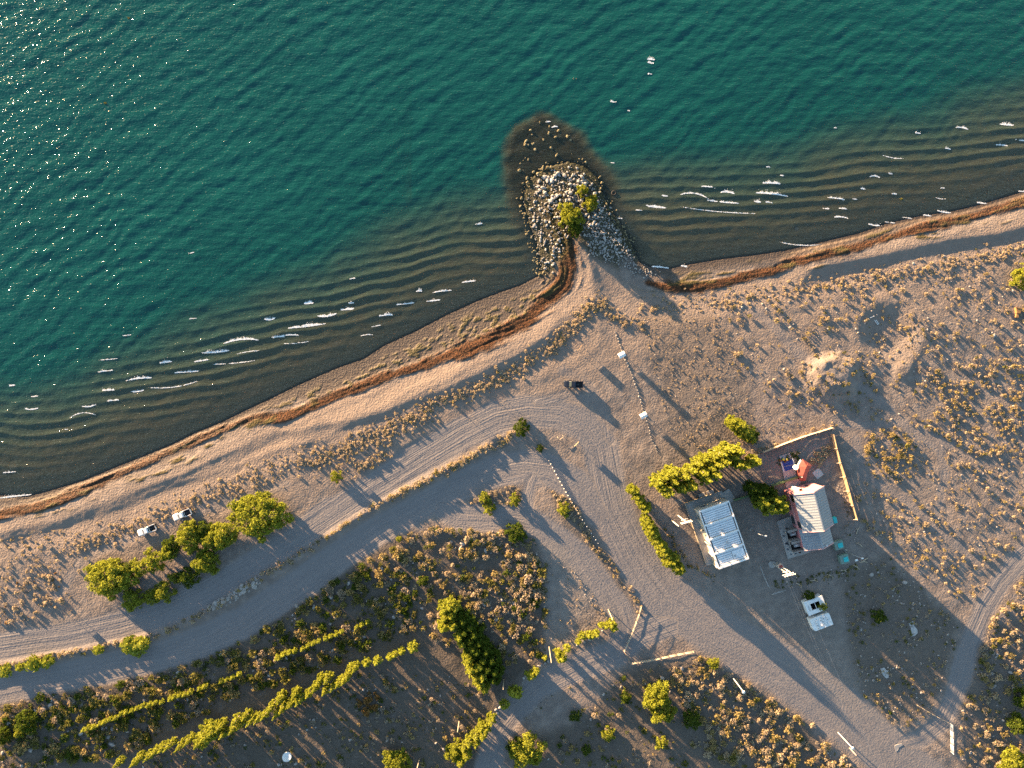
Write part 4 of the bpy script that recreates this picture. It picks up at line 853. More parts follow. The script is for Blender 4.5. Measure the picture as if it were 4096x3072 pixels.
# ------------------------------------------------------------------ stones and jetty boulders
def rock_arrays(seed):
    bm = bmesh.new(); bmesh.ops.create_icosphere(bm, subdivisions=2, radius=1.0); g = np.random.default_rng(seed)
    v = np.array([q.co for q in bm.verts]); f = np.array([[w.index for w in q.verts] for q in bm.faces]); bm.free()
    for _ in range(7):
        d = g.normal(size=3); d /= np.linalg.norm(d); k = g.uniform(.42, .80); s = v @ d; v = v - np.outer(np.clip(s - k, 0, None), d)
    v *= 1 + .05 * g.normal(size=(len(v), 1)); v[:, 2] *= .72
    return v, f
def rockmat(name, c1, c2, dirt):
    b = NB(name); oi = b.n('ShaderNodeObjectInfo'); geo = b.n('ShaderNodeNewGeometry').outputs['Position']
    c = b.mix(b.ss(.3, .7, b.noise(geo, .55, 2)), c1, c2); c = b.mix(b.math('MULTIPLY', b.ss(.5, .7, b.noise(geo, 1.7, 3, .65)), .6), c, dirt)
    # lower part of a stone at the water line carries dark weed
    b.l(b.principled(c, .85, b.bump(b.noise(geo, 6, 2), .05), Specular_IOR_Level=.3), b.out.inputs[0]); return b.m
M_ROCK = rockmat('pale_stone', (.17, .165, .16), (.36, .345, .325), (.10, .085, .07)); M_WET = rockmat('weedy_stone', (.10, .085, .045), (.23, .20, .12), (.035, .032, .014)); M_FLD = rockmat('field_stone', (.24, .21, .19), (.34, .31, .285), (.15, .12, .10))
RA = [rock_arrays(s) for s in range(5)]
RM = {m.name: [np_mesh('rock', v, f, m) for v, f in RA] for m in (M_ROCK, M_WET, M_FLD)}
g = np.random.default_rng(77)
JP = np.array(JETTY, float)
def jetty_rocks(poly, n, rlo, rhi, mat, where, sink=.25, power=3):
    pl = np.array(poly, float); lo, hi = pl.min(0), pl.max(0); c = 0
    while c < n:
        q = g.uniform(lo, hi)
        if not inside(np.array(q[0]), np.array(q[1]), pl): continue
        q = q + g.normal(0, 9, 2); x, y = P(q[0], q[1], .5)[:2]; z = gz(x, y); r = rlo + (rhi - rlo) * g.random() ** power; c += 1
        ROCKS.append((x, y, max(z, -1.2) + r * (.5 - sink), r, mat, where))
CORE = [(2150, 1000), (2120, 890), (2110, 780), (2150, 715), (2210, 680), (2290, 670), (2350, 700), (2395, 760), (2410, 830), (2450, 880), (2490, 950), (2520, 1020), (2440, 1060), (2350, 1010), (2310, 900), (2250, 990), (2210, 1080), (2165, 1080)]
jetty_rocks(CORE, 1300, .10, .52, 'pale', 'heaped on the jetty')
jetty_rocks([(2140, 720), (2200, 690), (2330, 690), (2380, 760), (2360, 830), (2250, 850), (2150, 820)], 90, .28, .80, 'pale', 'on the crown of the jetty', .2, 2)
jetty_rocks([(2340, 830), (2400, 800), (2470, 920), (2560, 1060), (2640, 1085), (2560, 1110), (2470, 1060), (2380, 1010)], 800, .10, .36, 'pale', 'on the right flank of the jetty')
jetty_rocks([(2060, 640), (2100, 560), (2150, 470), (2200, 450), (2270, 540), (2330, 560), (2350, 650), (2280, 670), (2190, 680), (2120, 720), (2090, 850), (2070, 800)], 230, .16, .62, 'wet', 'awash off the tip of the jetty', -.25, 2.5)
jetty_rocks([(2080, 800), (2130, 920), (2160, 1060), (2190, 1100), (2150, 1120), (2110, 980), (2070, 880)], 110, .18, .5, 'wet', 'along the wet left edge of the jetty', 0, 2.5)
jetty_rocks([(2395, 690), (2440, 770), (2500, 900), (2560, 1020), (2530, 1020), (2440, 870), (2390, 760)], 90, .15, .45, 'wet', 'along the wet right edge of the jetty', 0, 2.5)
jetty_rocks([(2030, 520), (2100, 470), (2250, 470), (2360, 560), (2450, 760), (2380, 700), (2300, 600), (2100, 640), (2050, 850), (2015, 700)], 260, .3, .8, 'wet', 'sunk round the jetty', .9, 2)
MK = {'pale': 'pale_stone', 'wet': 'weedy_stone', 'stone': 'field_stone'}; RN = {'pale': 'boulder', 'wet': 'wet_boulder', 'stone': 'field_stone'}
RT = {'pale': 'pale grey boulder', 'wet': 'weed-stained yellow-brown boulder', 'stone': 'weathered grey field stone'}
for key, lim in (('pale', 290), ('wet', 250), ('stone', 240)):
    pts = sorted([q for q in ROCKS if q[4] == key], key=lambda q: -q[3])
    for i, (x, y, z, r, _, where) in enumerate(pts[:lim]):
        o = obj(RN[key], RM[MK[key]][i % 5], None, (x, y, z), random.uniform(0, 6.28), (r * random.uniform(.95, 1.25), r * random.uniform(.6, 1), r * random.uniform(.6, 1.05)))
        tag(o, where_is(x, y, SZ(r, .6, .42) + RT[key]), 'boulder' if key != 'stone' else 'stone', f'{RT[key]}s {where}')
    VV, FF, off = [], [], 0
    for i, (x, y, z, r, _, where) in enumerate(pts[lim:]):
        v, f = RA[i % 5]; bm_v = v; a = random.uniform(0, 6.28); ca, sa = math.cos(a), math.sin(a); e = random.uniform(.65, 1)
        VV.append(np.stack([(v[:, 0] * ca - v[:, 1] * e * sa) * r + x, (v[:, 0] * sa + v[:, 1] * e * ca) * r + y, v[:, 2] * r + z], 1)); FF.append(f + off); off += len(v)
    if VV: tag(obj(RN[key] + '_rubble', np_mesh(RN[key] + '_rubble', np.concatenate(VV), np.concatenate(FF), bpy.data.materials[MK[key]])), f'small loose {RT[key]}s', 'stones', None, 'stuff')
def lone_rock(px, py, r, mat, label, name='boulder', dz=0.0):
    p = G(px, py); p.z = max(p.z, -.4) + dz; o = obj(name, RM[mat][random.randrange(5)], None, p, random.uniform(0, 6.28), (r, r * .85, r * .85)); tag(o, label, 'boulder')
lone_rock(3185, 918, .95, 'pale_stone', 'lone pale boulder standing in the shallows near the right-hand beach')
lone_rock(3653, 1055, .55, 'pale_stone', 'pale boulder on the berm of the right-hand beach'); lone_rock(3775, 1025, .45, 'pale_stone', 'small pale boulder further right on the right-hand berm')
lone_rock(3975, 1343, .75, 'pale_stone', 'whitish boulder in the field left of the rusty scrap'); lone_rock(3700, 1525, .42, 'pale_stone', 'small whitish boulder right of the earth mound')
lone_rock(3485, 2300, .8, 'field_stone', 'round hollow-topped stone above the stony triangle'); lone_rock(3620, 2328, .8, 'field_stone', 'bluish round stone right of the hollow-topped stone')
# bare limbs on the jetty
p = G(2325, 825); t = thing('dead_tree', 'bare whitish branching limbs between the jetty willows', 'dead tree', p)
for k, (dx, dy, L) in enumerate(((-1.2, 2.8, 3), (.6, 2.2, 2.6), (1.8, 1.2, 2.6), (-.3, -1.6, 2), (1.2, -1.0, 2))):
    tubeobj('limb', t, BARKP, [(0, 0, .1), (dx * .5, dy * .5, .9), (dx, dy, 1.9)], [.12, .08, .03], 5)
# ------------------------------------------------------------------ materials of built things
WHITE = plain('white_paint', (.72, .71, .69), .55, .10, .8, .005, dirt=(.48, .44, .38)); CREAM = plain('cream_render', (.62, .57, .46), .85, .12, .7, .01, dirt=(.40, .34, .25))
PINK = plain('pink_render', (.50, .19, .20), .85, .12, .6, .01); PINKT = plain('pink_trim', (.60, .36, .35), .7, .1, 1, .005)
ROOFM = plain('grey_roof_sheet', (.22, .25, .29), .5, .08, .5, .004, .25, .5); RIDGE = plain('ridge_flashing', (.30, .32, .34), .5, .08, 1, .003, .3, .5)
WROOF = plain('white_roof_membrane', (.66, .68, .70), .6, .12, .5, .006, dirt=(.30, .31, .33)); JOINT = plain('roof_joint', (.06, .065, .08), .8, .3, 2, .005)
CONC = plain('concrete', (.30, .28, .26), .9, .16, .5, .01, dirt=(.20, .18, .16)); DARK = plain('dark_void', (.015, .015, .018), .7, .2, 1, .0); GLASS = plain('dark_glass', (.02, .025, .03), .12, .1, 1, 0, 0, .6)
WOOD = plain('weathered_wood', (.33, .24, .15), .85, .25, 2.5, .01); PALEW = plain('bleached_and_lit_wood', (.42, .35, .26), .85, .2, 2.5, .01); TURQ = plain('turquoise_plastic', (.03, .46, .46), .45, .08, 1, .003)
SAGE = plain('sage_fibreglass', (.17, .24, .20), .6, .14, 1, .006); RUST = plain('rust_red_sheet', (.20, .052, .04), .6, .2, 1.5, .01); STEEL = plain('galvanised_steel', (.42, .43, .44), .45, .12, 2, .004, .6, .5)
BLUE = plain('blue_mat', (.018, .05, .24), .8, .15, 1.5, .01); YEL = plain('yellow_ball', (.70, .50, .07), .5, .08, 2, .003); GREENP = plain('green_paint', (.10, .15, .06), .7, .2, 1.5, .01)
BLACK = plain('black_rubber', (.02, .02, .021), .8, .2, 4, .01); LAMPW = plain('lamp_glass', (.75, .75, .72), .3, .05, 2, 0); RUSTM = plain('rusty_scrap', (.30, .15, .055), .85, .3, 2, .02)
PAVE = plain('paving', (.34, .29, .28), .9, .14, .8, .01); SLABM = plain('pale_slab', (.40, .38, .36), .9, .12, 1, .01); GALV = plain('white_marker_paint', (.58, .56, .52), .7, .1, 2, .005)

# ------------------------------------------------------------------ flat-roofed white building
p = G(2896.8, 2140.5, 5.6); t = thing('flat_roofed_building', 'long cream building with a white panelled flat roof in four bays', 'building', p, math.radians(19.2))
W_, L_, H_ = 4.2, 8.3, 5.2
box('wall', t, CREAM, -W_, W_, -L_, L_, -.6, H_)
for k in range(4):
    y0 = L_ - .35 - k * 4.05; y1 = y0 - 3.55; n = 6; w = (y0 - y1) / n
    for j in range(n):
        x1 = W_ - .45 if not (k == 3 and 1 <= j <= 4) else .3
        box('roof_panel', t, WROOF, -W_ + .5, x1, y1 + j * w + .05, y1 + (j + 1) * w - .05, H_ + .002, H_ + .07 + random.uniform(0, .03))
    if k == 3: box('roof_panel', t, WROOF, .42, W_ - .45, y1 + w + .05, y0 - w - .05, H_ + .002, H_ + .10)
    box('roof_joint', t, JOINT, -W_ + .22, W_ - .2, y1 - .05, y0 + .05, H_ - .02, H_ + .03)
for k in range(5):
    y = L_ - .17 - k * 4.06
    box('parapet', t, WHITE, -W_ - .08, W_ + .08, y - .2, y + .2, H_ - .5, H_ + .42, .03)
for s in (-1, 1): box('side_gutter', t, WHITE, s * W_ - .14, s * W_ + .14, -L_ + .25, L_ - .4, H_ - .25, H_ + .20)
for x, y in ((-.1, 1.3), (.2, -2.3), (.9, -6.2)):
    v = box('roof_vent', t, WHITE, x - .22, x + .22, y - .22, y + .22, H_ + .02, H_ + .5, .05); box('cap', v, STEEL, x - .3, x + .3, y - .3, y + .3, H_ + .5, H_ + .58)
for k in range(4):
    y = 5.8 - k * 4.06
    if k != 2:
        w_ = box('window', t, WHITE, -W_ - .06, -W_ + .02, y - .9, y + .9, 1.4, 3.0); box('pane', w_, GLASS, -W_ - .075, -W_ + .03, y - .8, y + .8, 1.5, 2.9)
    else:
        d_ = box('door', t, WHITE, -W_ - .06, -W_ + .02, y - .8, y + .8, 0, 2.6); box('handle', d_, STEEL, -W_ - .14, -W_ - .055, y + .5, y + .6, 1.0, 1.1)
for x in (-2.2, 1.8):
    w_ = box('window', t, WHITE, x - .9, x + .9, L_ - .02, L_ + .06, 1.4, 3.0); box('pane', w_, GLASS, x - .8, x + .8, L_ - .03, L_ + .075, 1.5, 2.9)
for k in range(6): box('buttress', t, CREAM, -W_ - .35, -W_ + .05, L_ - .4 - k * 3.22, L_ - .05 - k * 3.22, -.4, H_ - .6)
box('plinth', t, CONC, -W_ - 2.0, -W_ + .01, -L_ + .2, L_ + 1.7, -.6, .14); box('plinth', t, CONC, -W_ + .02, W_ + .4, L_ - .01, L_ + 1.9, -.6, .13)
box('retaining_wall', t, PALEW, -W_ - 2.15, -W_ - 2.0, -L_ + 1, L_ + 1.9, -.6, .5); box('retaining_wall', t, PALEW, -W_ - 2.15, 1.5, L_ + 1.9, L_ + 2.05, -.6, .6)

# ------------------------------------------------------------------ pink house
p = G(3256.2, 2036.5, 8.2); p.z -= .05
t = thing('pink_house', 'tall pink house with a steep grey metal roof and lower wing', 'house', p, math.radians(14.8))
HW, Y0, Y1, EV, RG = 3.95, -5.2, 5.2, 8.0, 11.1
def gable(name, hw, y0, y1, ev, rg, mat):
    V = [(-hw, y0, -.6), (hw, y0, -.6), (hw, y0, ev), (0, y0, rg), (-hw, y0, ev), (-hw, y1, -.6), (hw, y1, -.6), (hw, y1, ev), (0, y1, rg), (-hw, y1, ev)]
    F = [(0, 1, 2, 3, 4), (9, 8, 7, 6, 5), (0, 5, 6, 1), (1, 6, 7, 2), (4, 9, 5, 0), (2, 7, 8, 3), (3, 8, 9, 4)]
    return obj(name, mesh(name, V, F, mat), t)
gable('wall', HW, Y0, Y1, EV, RG, PINK)
gable('wing_wall', HW - .15, -11.0, Y0 + .02, 4.8, 7.1, PINK)
def roof(hw, y0, y1, ev, rg, n, over):
    sl = (rg - ev) / hw
    for s in (-1, 1):
        r = obj('roof', mesh('roof', [(s * (hw + .3), y0, ev - .3 * sl + .02), (s * (hw + .3), y1, ev - .3 * sl + .02), (0, y1, rg + .03), (0, y0, rg + .03),
                                      (s * (hw + .3), y0, ev - .3 * sl - .10), (s * (hw + .3), y1, ev - .3 * sl - .10), (0, y1, rg - .09), (0, y0, rg - .09)], BOXF, ROOFM), t)
        st = (y1 - y0) / n
        for k in range(n):
            a, c = y0 + k * st + .03, y0 + (k + 1) * st - .03
            q = [(s * (hw + .32), a, ev - .32 * sl + .03), (s * (hw + .32), c, ev - .32 * sl + .03), (s * .06, c, rg + .03), (s * .06, a, rg + .03)]
            quad('roof_sheet', r, ROOFM, q if s < 0 else q[::-1], -.045 if False else .045)
            xs = [s * (hw + .30), s * .08]
            V, F = tube([(xs[0], c + .03, ev - .30 * sl + .09), (xs[1], c + .03, rg + .09)], .035, 4); obj('seam', mesh('seam', V, F, RIDGE), r)
    box('ridge_cap', t, RIDGE, -.16, .16, y0, y1, rg + .06, rg + .13)
roof(HW, Y0 - .1, Y1 - .25, EV, RG, 14, .3); roof(HW - .15, -11.1, Y0 - .12, 4.8, 7.1, 8, .2)
for s in (-1, 1):
    quad('parapet_coping', t, PINKT, [(s * (HW + .35), Y1 + .1, EV - .05), (0, Y1 + .1, RG + .32), (0, Y1 - .25, RG + .32), (s * (HW + .35), Y1 - .25, EV - .05)][::(1 if s > 0 else -1)], .1)
    quad('verge_board', t, PINKT, [(s * (HW + .36), Y0 - .12, EV - .32), (0, Y0 - .12, RG + .16), (0, Y0 - .3, RG + .16), (s * (HW + .36), Y0 - .3, EV - .32)][::(1 if s > 0 else -1)], .08)
    quad('verge_board', t, PINKT, [(s * (HW + .2), -11.12, 4.6), (0, -11.12, 7.26), (0, -11.3, 7.26), (s * (HW + .2), -11.3, 4.6)][::(1 if s > 0 else -1)], .08)
for y, z0, z1, hw in ((3.6, 4.6, 7.2, 1.1), (.3, 1.2, 3.0, .7), (-3.8, 4.6, 7.2, 1.1), (-3.2, .6, 3.2, 1.3)):
    w_ = box('window', t, PINKT, -HW - .07, -HW + .02, y - hw, y + hw, z0, z1); box('pane', w_, GLASS, -HW - .085, -HW + .03, y - hw + .1, y + hw - .1, z0 + .1, z1 - .1)
box('string_course', t, PINKT, -HW - .10, -HW + .02, -4.9, 5.19, 3.7, 3.95)
c_ = box('flue', t, WHITE, -1.9, -1.3, Y1 + .0, Y1 + .5, 0, 6.6); box('cap', c_, BLACK, -2.0, -1.2, Y1 - .02, Y1 + .6, 6.6, 6.8)
w_ = box('window', t, PINKT, 1.0, 2.4, Y1 - .02, Y1 + .07, 2, 4); box('pane', w_, GLASS, 1.1, 2.3, Y1 - .03, Y1 + .085, 2.1, 3.9)
box('roof_lamp', t, WHITE, 1.2, 1.5, -10.9, -10.6, 6.6, 6.95); box('wall_lamp', t, WHITE, .1, .4, -5.65, -5.35, 10.2, 10.5)
def small(name, label, cat, px, py, rz, mats, h=0.0): return thing(name, label, cat, G(px, py, h), math.radians(rz))
t = small('heat_pump', 'small turquoise unit against the right wall of the pink house', 'unit', 3338, 2080, 14.8, None, 1)
box('casing', t, TURQ, -.5, .5, -.8, .8, -.3, 1.5, .05); box('grille', t, STEEL, .5, .53, -.6, .6, .2, 1.3)
# concrete pad with stains, generator bays
pd = [P(a, c, 2.0) for a, c in ((3108, 2085), (3151, 2236), (3243, 2209), (3240, 2150), (3166, 2064))]
zt = max(gz(q.x, q.y) for q in pd) + .12
pad = prism('concrete_pad', None, CONC, [(q.x, q.y) for q in pd], zt - 1.2, zt); tag(pad, 'pale concrete pad spotted with dark stains beside the pink house', 'pad')
for k in range(26):
    a = random.uniform(0, 1); q = P(3118 + a * 40 + random.uniform(0, 24), 2110 + a * 115 + random.uniform(-14, 8), 2.0); r = random.uniform(.12, .30)
    if k > 20: q = P(3180 + random.uniform(0, 26), 2212 + random.uniform(-4, 4), 2.0)
    s_ = prism('oil_stain', pad, JOINT, [(q.x + r * (1 + .2 * random.random()) * math.cos(i), q.y + r * math.sin(i)) for i in np.linspace(0, 2 * math.pi, 9)[:-1]], zt, zt + .006)
for k, (px, py, lab) in enumerate(((3172, 2136, 'upper open-topped concrete bay with white machinery beside the pink house'), (3187, 2181, 'lower open-topped concrete bay with white machinery beside the pink house'))):
    t = thing('generator_bay', lab, 'bay', P(px, py, zt + 1.0).xy.to_3d() + Vector((0, 0, zt)), math.radians(14.8), 'generator bays')
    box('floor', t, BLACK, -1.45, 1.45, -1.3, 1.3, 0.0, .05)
    for x0, x1, y0, y1, hh in ((-1.6, 1.6, 1.3, 1.5, 2.3), (-1.6, 1.6, -1.5, -1.3, 2.3), (1.45, 1.6, -1.3, 1.3, 2.3), (-1.6, -1.45, -1.3, 1.3, .5)): box('bay_wall', t, CONC, x0, x1, y0, y1, -.3, hh)
    box('roof_slab', t, CONC, -1.75, 1.75, .95, 1.62, 2.3, 2.42)
    e = box('engine', t, STEEL, -.7, .6, -.5, .4, .05, 1.0, .08); tubeobj('exhaust', e, WHITE, [(-.4, .1, 1.0), (-.4, .1, 1.6), (.5, .3, 1.7)], .10, 8); box('manifold', e, WHITE, -.2, .5, -.35, -.1, 1.0, 1.2, .04); box('radiator', e, WHITE, .65, .8, -.5, .4, .1, 1.1)
# tanks
for px, py, lab in ((3355, 2180, 'sage green tank with turquoise lid touching the house wing'), (3377, 2236, 'sage green tank with turquoise lid, the lower and separate one')):
    t = thing('water_tank', lab, 'tank', G(px, py, 1.2), math.radians(14.8), 'green tanks by the pink house')
    box('body', t, SAGE, -1.25, 1.25, -1.2, 1.2, -.4, 1.5, .08); l_ = box('lid', t, TURQ, -.35, .95, -.75, .55, 1.5, 1.62, .03); box('lid_rib', l_, TURQ, -.3, .9, -.12, -.06, 1.62, 1.65)
# paved strip with blue mats and balls, red hut, dish
pv = [P(a, c, 2.0) for a, c in ((3118, 1824), (3166, 1811), (3205, 1930), (3192, 1945), (3146, 1955))]
zt2 = max(gz(q.x, q.y) for q in pv) + .16
pav = prism('paved_strip', None, PAVE, [(q.x, q.y) for q in pv], zt2 - 1.0, zt2); tag(pav, 'narrow paved strip leading to the gable wall of the pink house', 'paving')
tag(prism('blue_mat', None, BLUE, [P(a, c, zt2).xy for a, c in ((3128, 1845), (3172, 1836), (3180, 1856), (3134, 1866))], zt2, zt2 + .05), 'upper dark blue mat on the paved strip, beside the yellow balls', 'mat', 'blue mats')
tag(prism('blue_mat', None, BLUE, [P(a, c, zt2).xy for a, c in ((3135, 1868), (3181, 1858), (3184, 1872), (3139, 1885))], zt2, zt2 + .05), 'lower dark blue mat on the paved strip, nearer the red hut', 'mat', 'blue mats')
for (a, c), lab in (((3133, 1838), 'left one of two yellow balls on the paved strip'), ((3147, 1838), 'right one of two yellow balls on the paved strip')):
    q = P(a, c, zt2 + .3); bm = bmesh.new(); bmesh.ops.create_icosphere(bm, subdivisions=3, radius=.36)
    for v in bm.verts: v.co *= 1 + .05 * math.cos(8 * math.atan2(v.co.y, v.co.x)) * (1 - abs(v.co.z) / .36)
    me = bpy.data.meshes.new('ball'); bm.to_mesh(me); bm.free(); me.materials.append(YEL); me.shade_smooth(); tag(obj('ball', me, None, (q.x, q.y, zt2 + .34)), lab, 'ball', 'yellow balls')
for s, lab in ((0, 'left white edging rail of the paved strip'), (1, 'right white edging rail of the paved strip')):
    a, c = ((3121, 1838), (3137, 1888)) if not s else ((3170, 1832), (3185, 1880))
    q0, q1 = P(*a, zt2 + .2), P(*c, zt2 + .2); V, F = tube([(q0.x, q0.y, zt2 + .12), (q1.x, q1.y, zt2 + .12)], .12, 6); tag(obj('edging_rail', mesh('edging_rail', V, F, WHITE)), lab, 'rail', 'edging rails')
t = small('red_hut', 'rust-red metal hut with angular folded roof beside the paved strip', 'hut', 3213, 1880, -28, None, 2)
pts = [(-1.6, 2.6), (1.5, 2.3), (1.5, -.6), (2.0, -2.3), (.6, -3.1), (-.9, -1.6), (-1.5, .2)]
prism('wall', t, RUST, [(x * .86, y * .86) for x, y in pts], -.4, 2.0)
top = [(x, y, 2.0) for x, y in pts]
r_ = obj('roof', mesh('roof', top + [(0, 1.2, 2.9), (.4, -1.6, 2.6)], [(0, 7, 1), (1, 7, 2), (2, 7, 8), (2, 8, 3), (3, 8, 4), (4, 8, 5), (5, 8, 6), (6, 8, 7), (6, 7, 0)][::1] and [(1, 7, 0), (2, 7, 1), (8, 7, 2), (3, 8, 2), (4, 8, 3), (5, 8, 4), (6, 8, 5), (7, 8, 6), (0, 7, 6)], RUST), t)
box('roof_beam', r_, RUST, -.12, .12, .2, 2.0, 2.72, 2.98); tubeobj('flue', r_, BLACK, [(.1, -2.0, 2.2), (.1, -2.0, 3.3)], .32, 12); tubeobj('flue_cap', r_, WHITE, [(.1, -2.0, 3.35), (.1, -2.0, 3.42)], .14, 8)
box('window_frame', t, WHITE, -1.75, -1.45, .2, 2.2, .8, 1.7)
t = small('satellite_dish', 'white satellite dish on a post left of the red hut', 'dish', 3181, 1870, 0, None, 1.6)
tubeobj('post', t, STEEL, [(0, 0, -.3), (0, 0, 1.6)], .06, 8)
def dish(parent, mat, R, c, tilt):
    V, F = [], []; n, m = 18, 5
    for i in range(m + 1):
        r = R * i / m
        for k in range(n):
            v = Vector((r * math.cos(2 * math.pi * k / n), r * math.sin(2 * math.pi * k / n), .28 * R * (r / R) ** 2)); v.rotate(tilt); V.append(Vector(c) + v)
    for i in range(m):
        for k in range(n): F.append((i * n + k, i * n + (k + 1) % n, (i + 1) * n + (k + 1) % n, (i + 1) * n + k))
    o = obj('reflector', mesh('reflector', V, F, mat, True), parent); md = o.modifiers.new('t', 'SOLIDIFY'); md.thickness = .03; return o
from mathutils import Euler
d_ = dish(t, WHITE, .75, (0, 0, 1.75), Euler((math.radians(-25), math.radians(-18), 0))); tubeobj('feed_arm', d_, STEEL, [(0, -.5, 1.6), (-.25, .1, 2.3)], .025, 6)
t = small('satellite_dish', 'big white satellite dish standing in the scrub at lower left', 'dish', 1148, 3027, 0, None, 1.6)
tubeobj('post', t, STEEL, [(0, 0, -.3), (0, 0, 1.5)], .08, 8); d_ = dish(t, WHITE, 1.25, (0, 0, 1.6), Euler((math.radians(-20), math.radians(10), 0))); tubeobj('feed_arm', d_, WHITE, [(-.2, -1.0, 1.6), (-1.0, -1.3, 1.3), (-1.2, -1.5, 1.0)], .09, 6)
q = G(3271, 1894); tag(obj('stone_slab', mesh('stone_slab', boxv(-1.15, 1.15, -1.15, 1.15, -.5, .16), BOXF, SLABM), None, q, math.radians(38)), 'square pale stone slab right of the red hut', 'slab')
for px, py, sx, sy, rz, lab in ((2810, 1985, .9, .9, 20, 'small square concrete cover above the flat-roofed building'), (2842, 1972, 1.0, .8, 20, 'stone planter box above the flat-roofed building'), (2915, 1985, 1.2, 1.8, 35, 'concrete plate at the upper right corner of the flat-roofed building')):
    q = G(px, py); tag(obj('concrete_cover', mesh('concrete_cover', boxv(-sx, sx, -sy, sy, -.4, .18), BOXF, CONC), None, q, math.radians(rz)), lab, 'slab')
# pale patches of spilled concrete
def puddle(px, py, shape, label, mat, cat):
    pts = [P(px + a, py + c, 1.6) for a, c in shape]; zz = [gz(q.x, q.y) for q in pts]
    o = obj('concrete_spill', mesh('concrete_spill', [(q.x, q.y, z + .07) for q, z in zip(pts, zz)] + [(q.x, q.y, z - .3) for q, z in zip(pts, zz)], [tuple(range(len(pts) - 1, -1, -1))] + [(i, (i + 1) % len(pts), len(pts) + (i + 1) % len(pts), len(pts) + i) for i in range(len(pts))], mat)); tag(o, label, cat)
puddle(3648, 2512, [(-16, -20), (-4, -30), (6, -28), (6, -10), (18, 4), (20, 18), (8, 30), (-4, 32), (-6, 12), (-8, -4)], 'pale dog-bone shaped concrete slab on the stony triangle', SLABM, 'slab')
puddle(3540, 2695, [(-20, -22), (-4, -26), (4, -14), (12, -14), (14, 14), (4, 18), (-10, 4)], 'heap of pale broken concrete on the stony triangle', SLABM, 'rubble')
puddle(3588, 2985, [(-12, -4), (4, -10), (18, -12), (22, -6), (6, 4), (2, 14), (-6, 20), (-10, 8)], 'pale spill of lime where the right-hand track meets the road', CONC, 'spill')

# ------------------------------------------------------------------ white sheds
t = small('open_shed', 'white shed with an open framed roof showing a dark inside', 'shed', 3262, 2423, 21, None, 2.4)
for x0, x1, y0, y1 in ((-2.7, 2.7, 1.0, 2.0), (-2.7, 2.7, -2.0, -.95), (-2.7, -1.3, -.95, 1.0), (1.4, 2.7, -.95, 1.0)): box('roof_edge', t, WHITE, x0, x1, y0, y1, 2.25, 2.4)
box('wall', t, WHITE, -2.55, 2.55, -1.85, -1.7, -.4, 2.25); box('wall', t, WHITE, -2.55, 2.55, 1.7, 1.85, -.4, 2.25)
for s in (-1, 1): box('wall', t, WHITE, s * 2.5 - .07, s * 2.5 + .07, -1.7, 1.7, -.4, 2.25)
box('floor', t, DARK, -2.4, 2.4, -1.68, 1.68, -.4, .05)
for x in (-1.3, .05, 1.4): box('roof_bar', t, WHITE, x - .05, x + .05, -.98, 1.02, 2.28, 2.46)
for y in (-.95, 1.0): box('roof_bar', t, WHITE, -1.34, 1.44, y - .05, y + .05, 2.28, 2.45)
for k in range(4): box('rack_tier', t, STEEL, -2.0, -1.75, -.8 + k * .4, -.62 + k * .4, 2.4, 2.55)
t = small('trailer_cabin', 'white flat-topped cabin with scooped roof vents below the open shed', 'cabin', 3287, 2489, 21, None, 2.7)
prism('body', t, WHITE, [(-2.8, -1.3), (-2.3, -1.75), (2.8, -1.75), (2.8, 1.4), (2.5, 1.75), (-2.8, 1.75)], .3, 2.6); box('base', t, CONC, -2.5, 2.5, -1.5, 1.5, -.4, .3)
for x in (-1.05, .2, 1.45): box('roof_seam', t, STEEL, x - .025, x + .025, -1.7, 1.7, 2.6, 2.64)
for x, y in ((-1.3, -.2), (-.3, -.9), (-1.3, -1.1), (.5, .3), (.9, 1.0), (.0, .8), (.7, -.5), (1.8, .4), (2.2, -.5), (1.0, -.9)):
    v = box('roof_vent', t, WHITE, x - .26, x + .20, y - .22, y + .22, 2.6, 2.78, .04); box('scoop', v, DARK, x - .22, x - .02, y - .24, y - .08, 2.70, 2.79)
box('roof_hatch', t, WHITE, -1.6, -1.0, .3, .9, 2.6, 2.75, .04)

# ------------------------------------------------------------------ kiosks and signboards
def kiosk(px, py, label):
    t = thing('kiosk', label, 'kiosk', G(px, py, 2.8), math.radians(28), 'white kiosks'); hx, hy = .95, .75
    for s in (-1, 1):
        for u in (-1, 1): tubeobj('post', t, PALEW, [(s * .7, u * .5, -.4), (s * .7, u * .5, 2.5)], .06, 6)
        quad('roof_panel', t, WHITE, [(-hx, s * hy, 2.45), (hx, s * hy, 2.45), (hx, 0, 2.8), (-hx, 0, 2.8)][::s], .05)
    box('notice_board', t, PALEW, -.68, .68, -.04, .04, .8, 2.3); return t
kiosk(2488, 1419, 'upper white-roofed notice kiosk on the line of stones'); kiosk(2575, 1662, 'lower white-roofed notice kiosk nearer the tall trees')
def sign(px, py, rz, label, w=.9, h=1.7):
    t = thing('signboard', label, 'sign', G(px, py, .8), math.radians(rz), 'two-post signboards')
    for s in (-1, 1): tubeobj('post', t, WOOD, [(s * w * .8, 0, -.4), (s * w * .8, 0, h)], .05, 6)
    box('board', t, WOOD, -w, w, -.11, -.05, h * .55, h * 1.02)
sign(1377, 1880, 45, 'two-post signboard beside the lone golden-green bush'); sign(1885, 1671, 40, 'low signboard at the upper edge of the upper road'); sign(2011, 1606, 30, 'signboard on the grass edge above the road bend', 1.1)
sign(2318, 1392, 50, 'signboard below the berm, up from the dark pickup', 1.0, 1.9); sign(275, 2452, 45, 'signboard beside the upper road at the far left'); sign(2305, 1775, 45, 'signboard beside the road right of the bank tip')
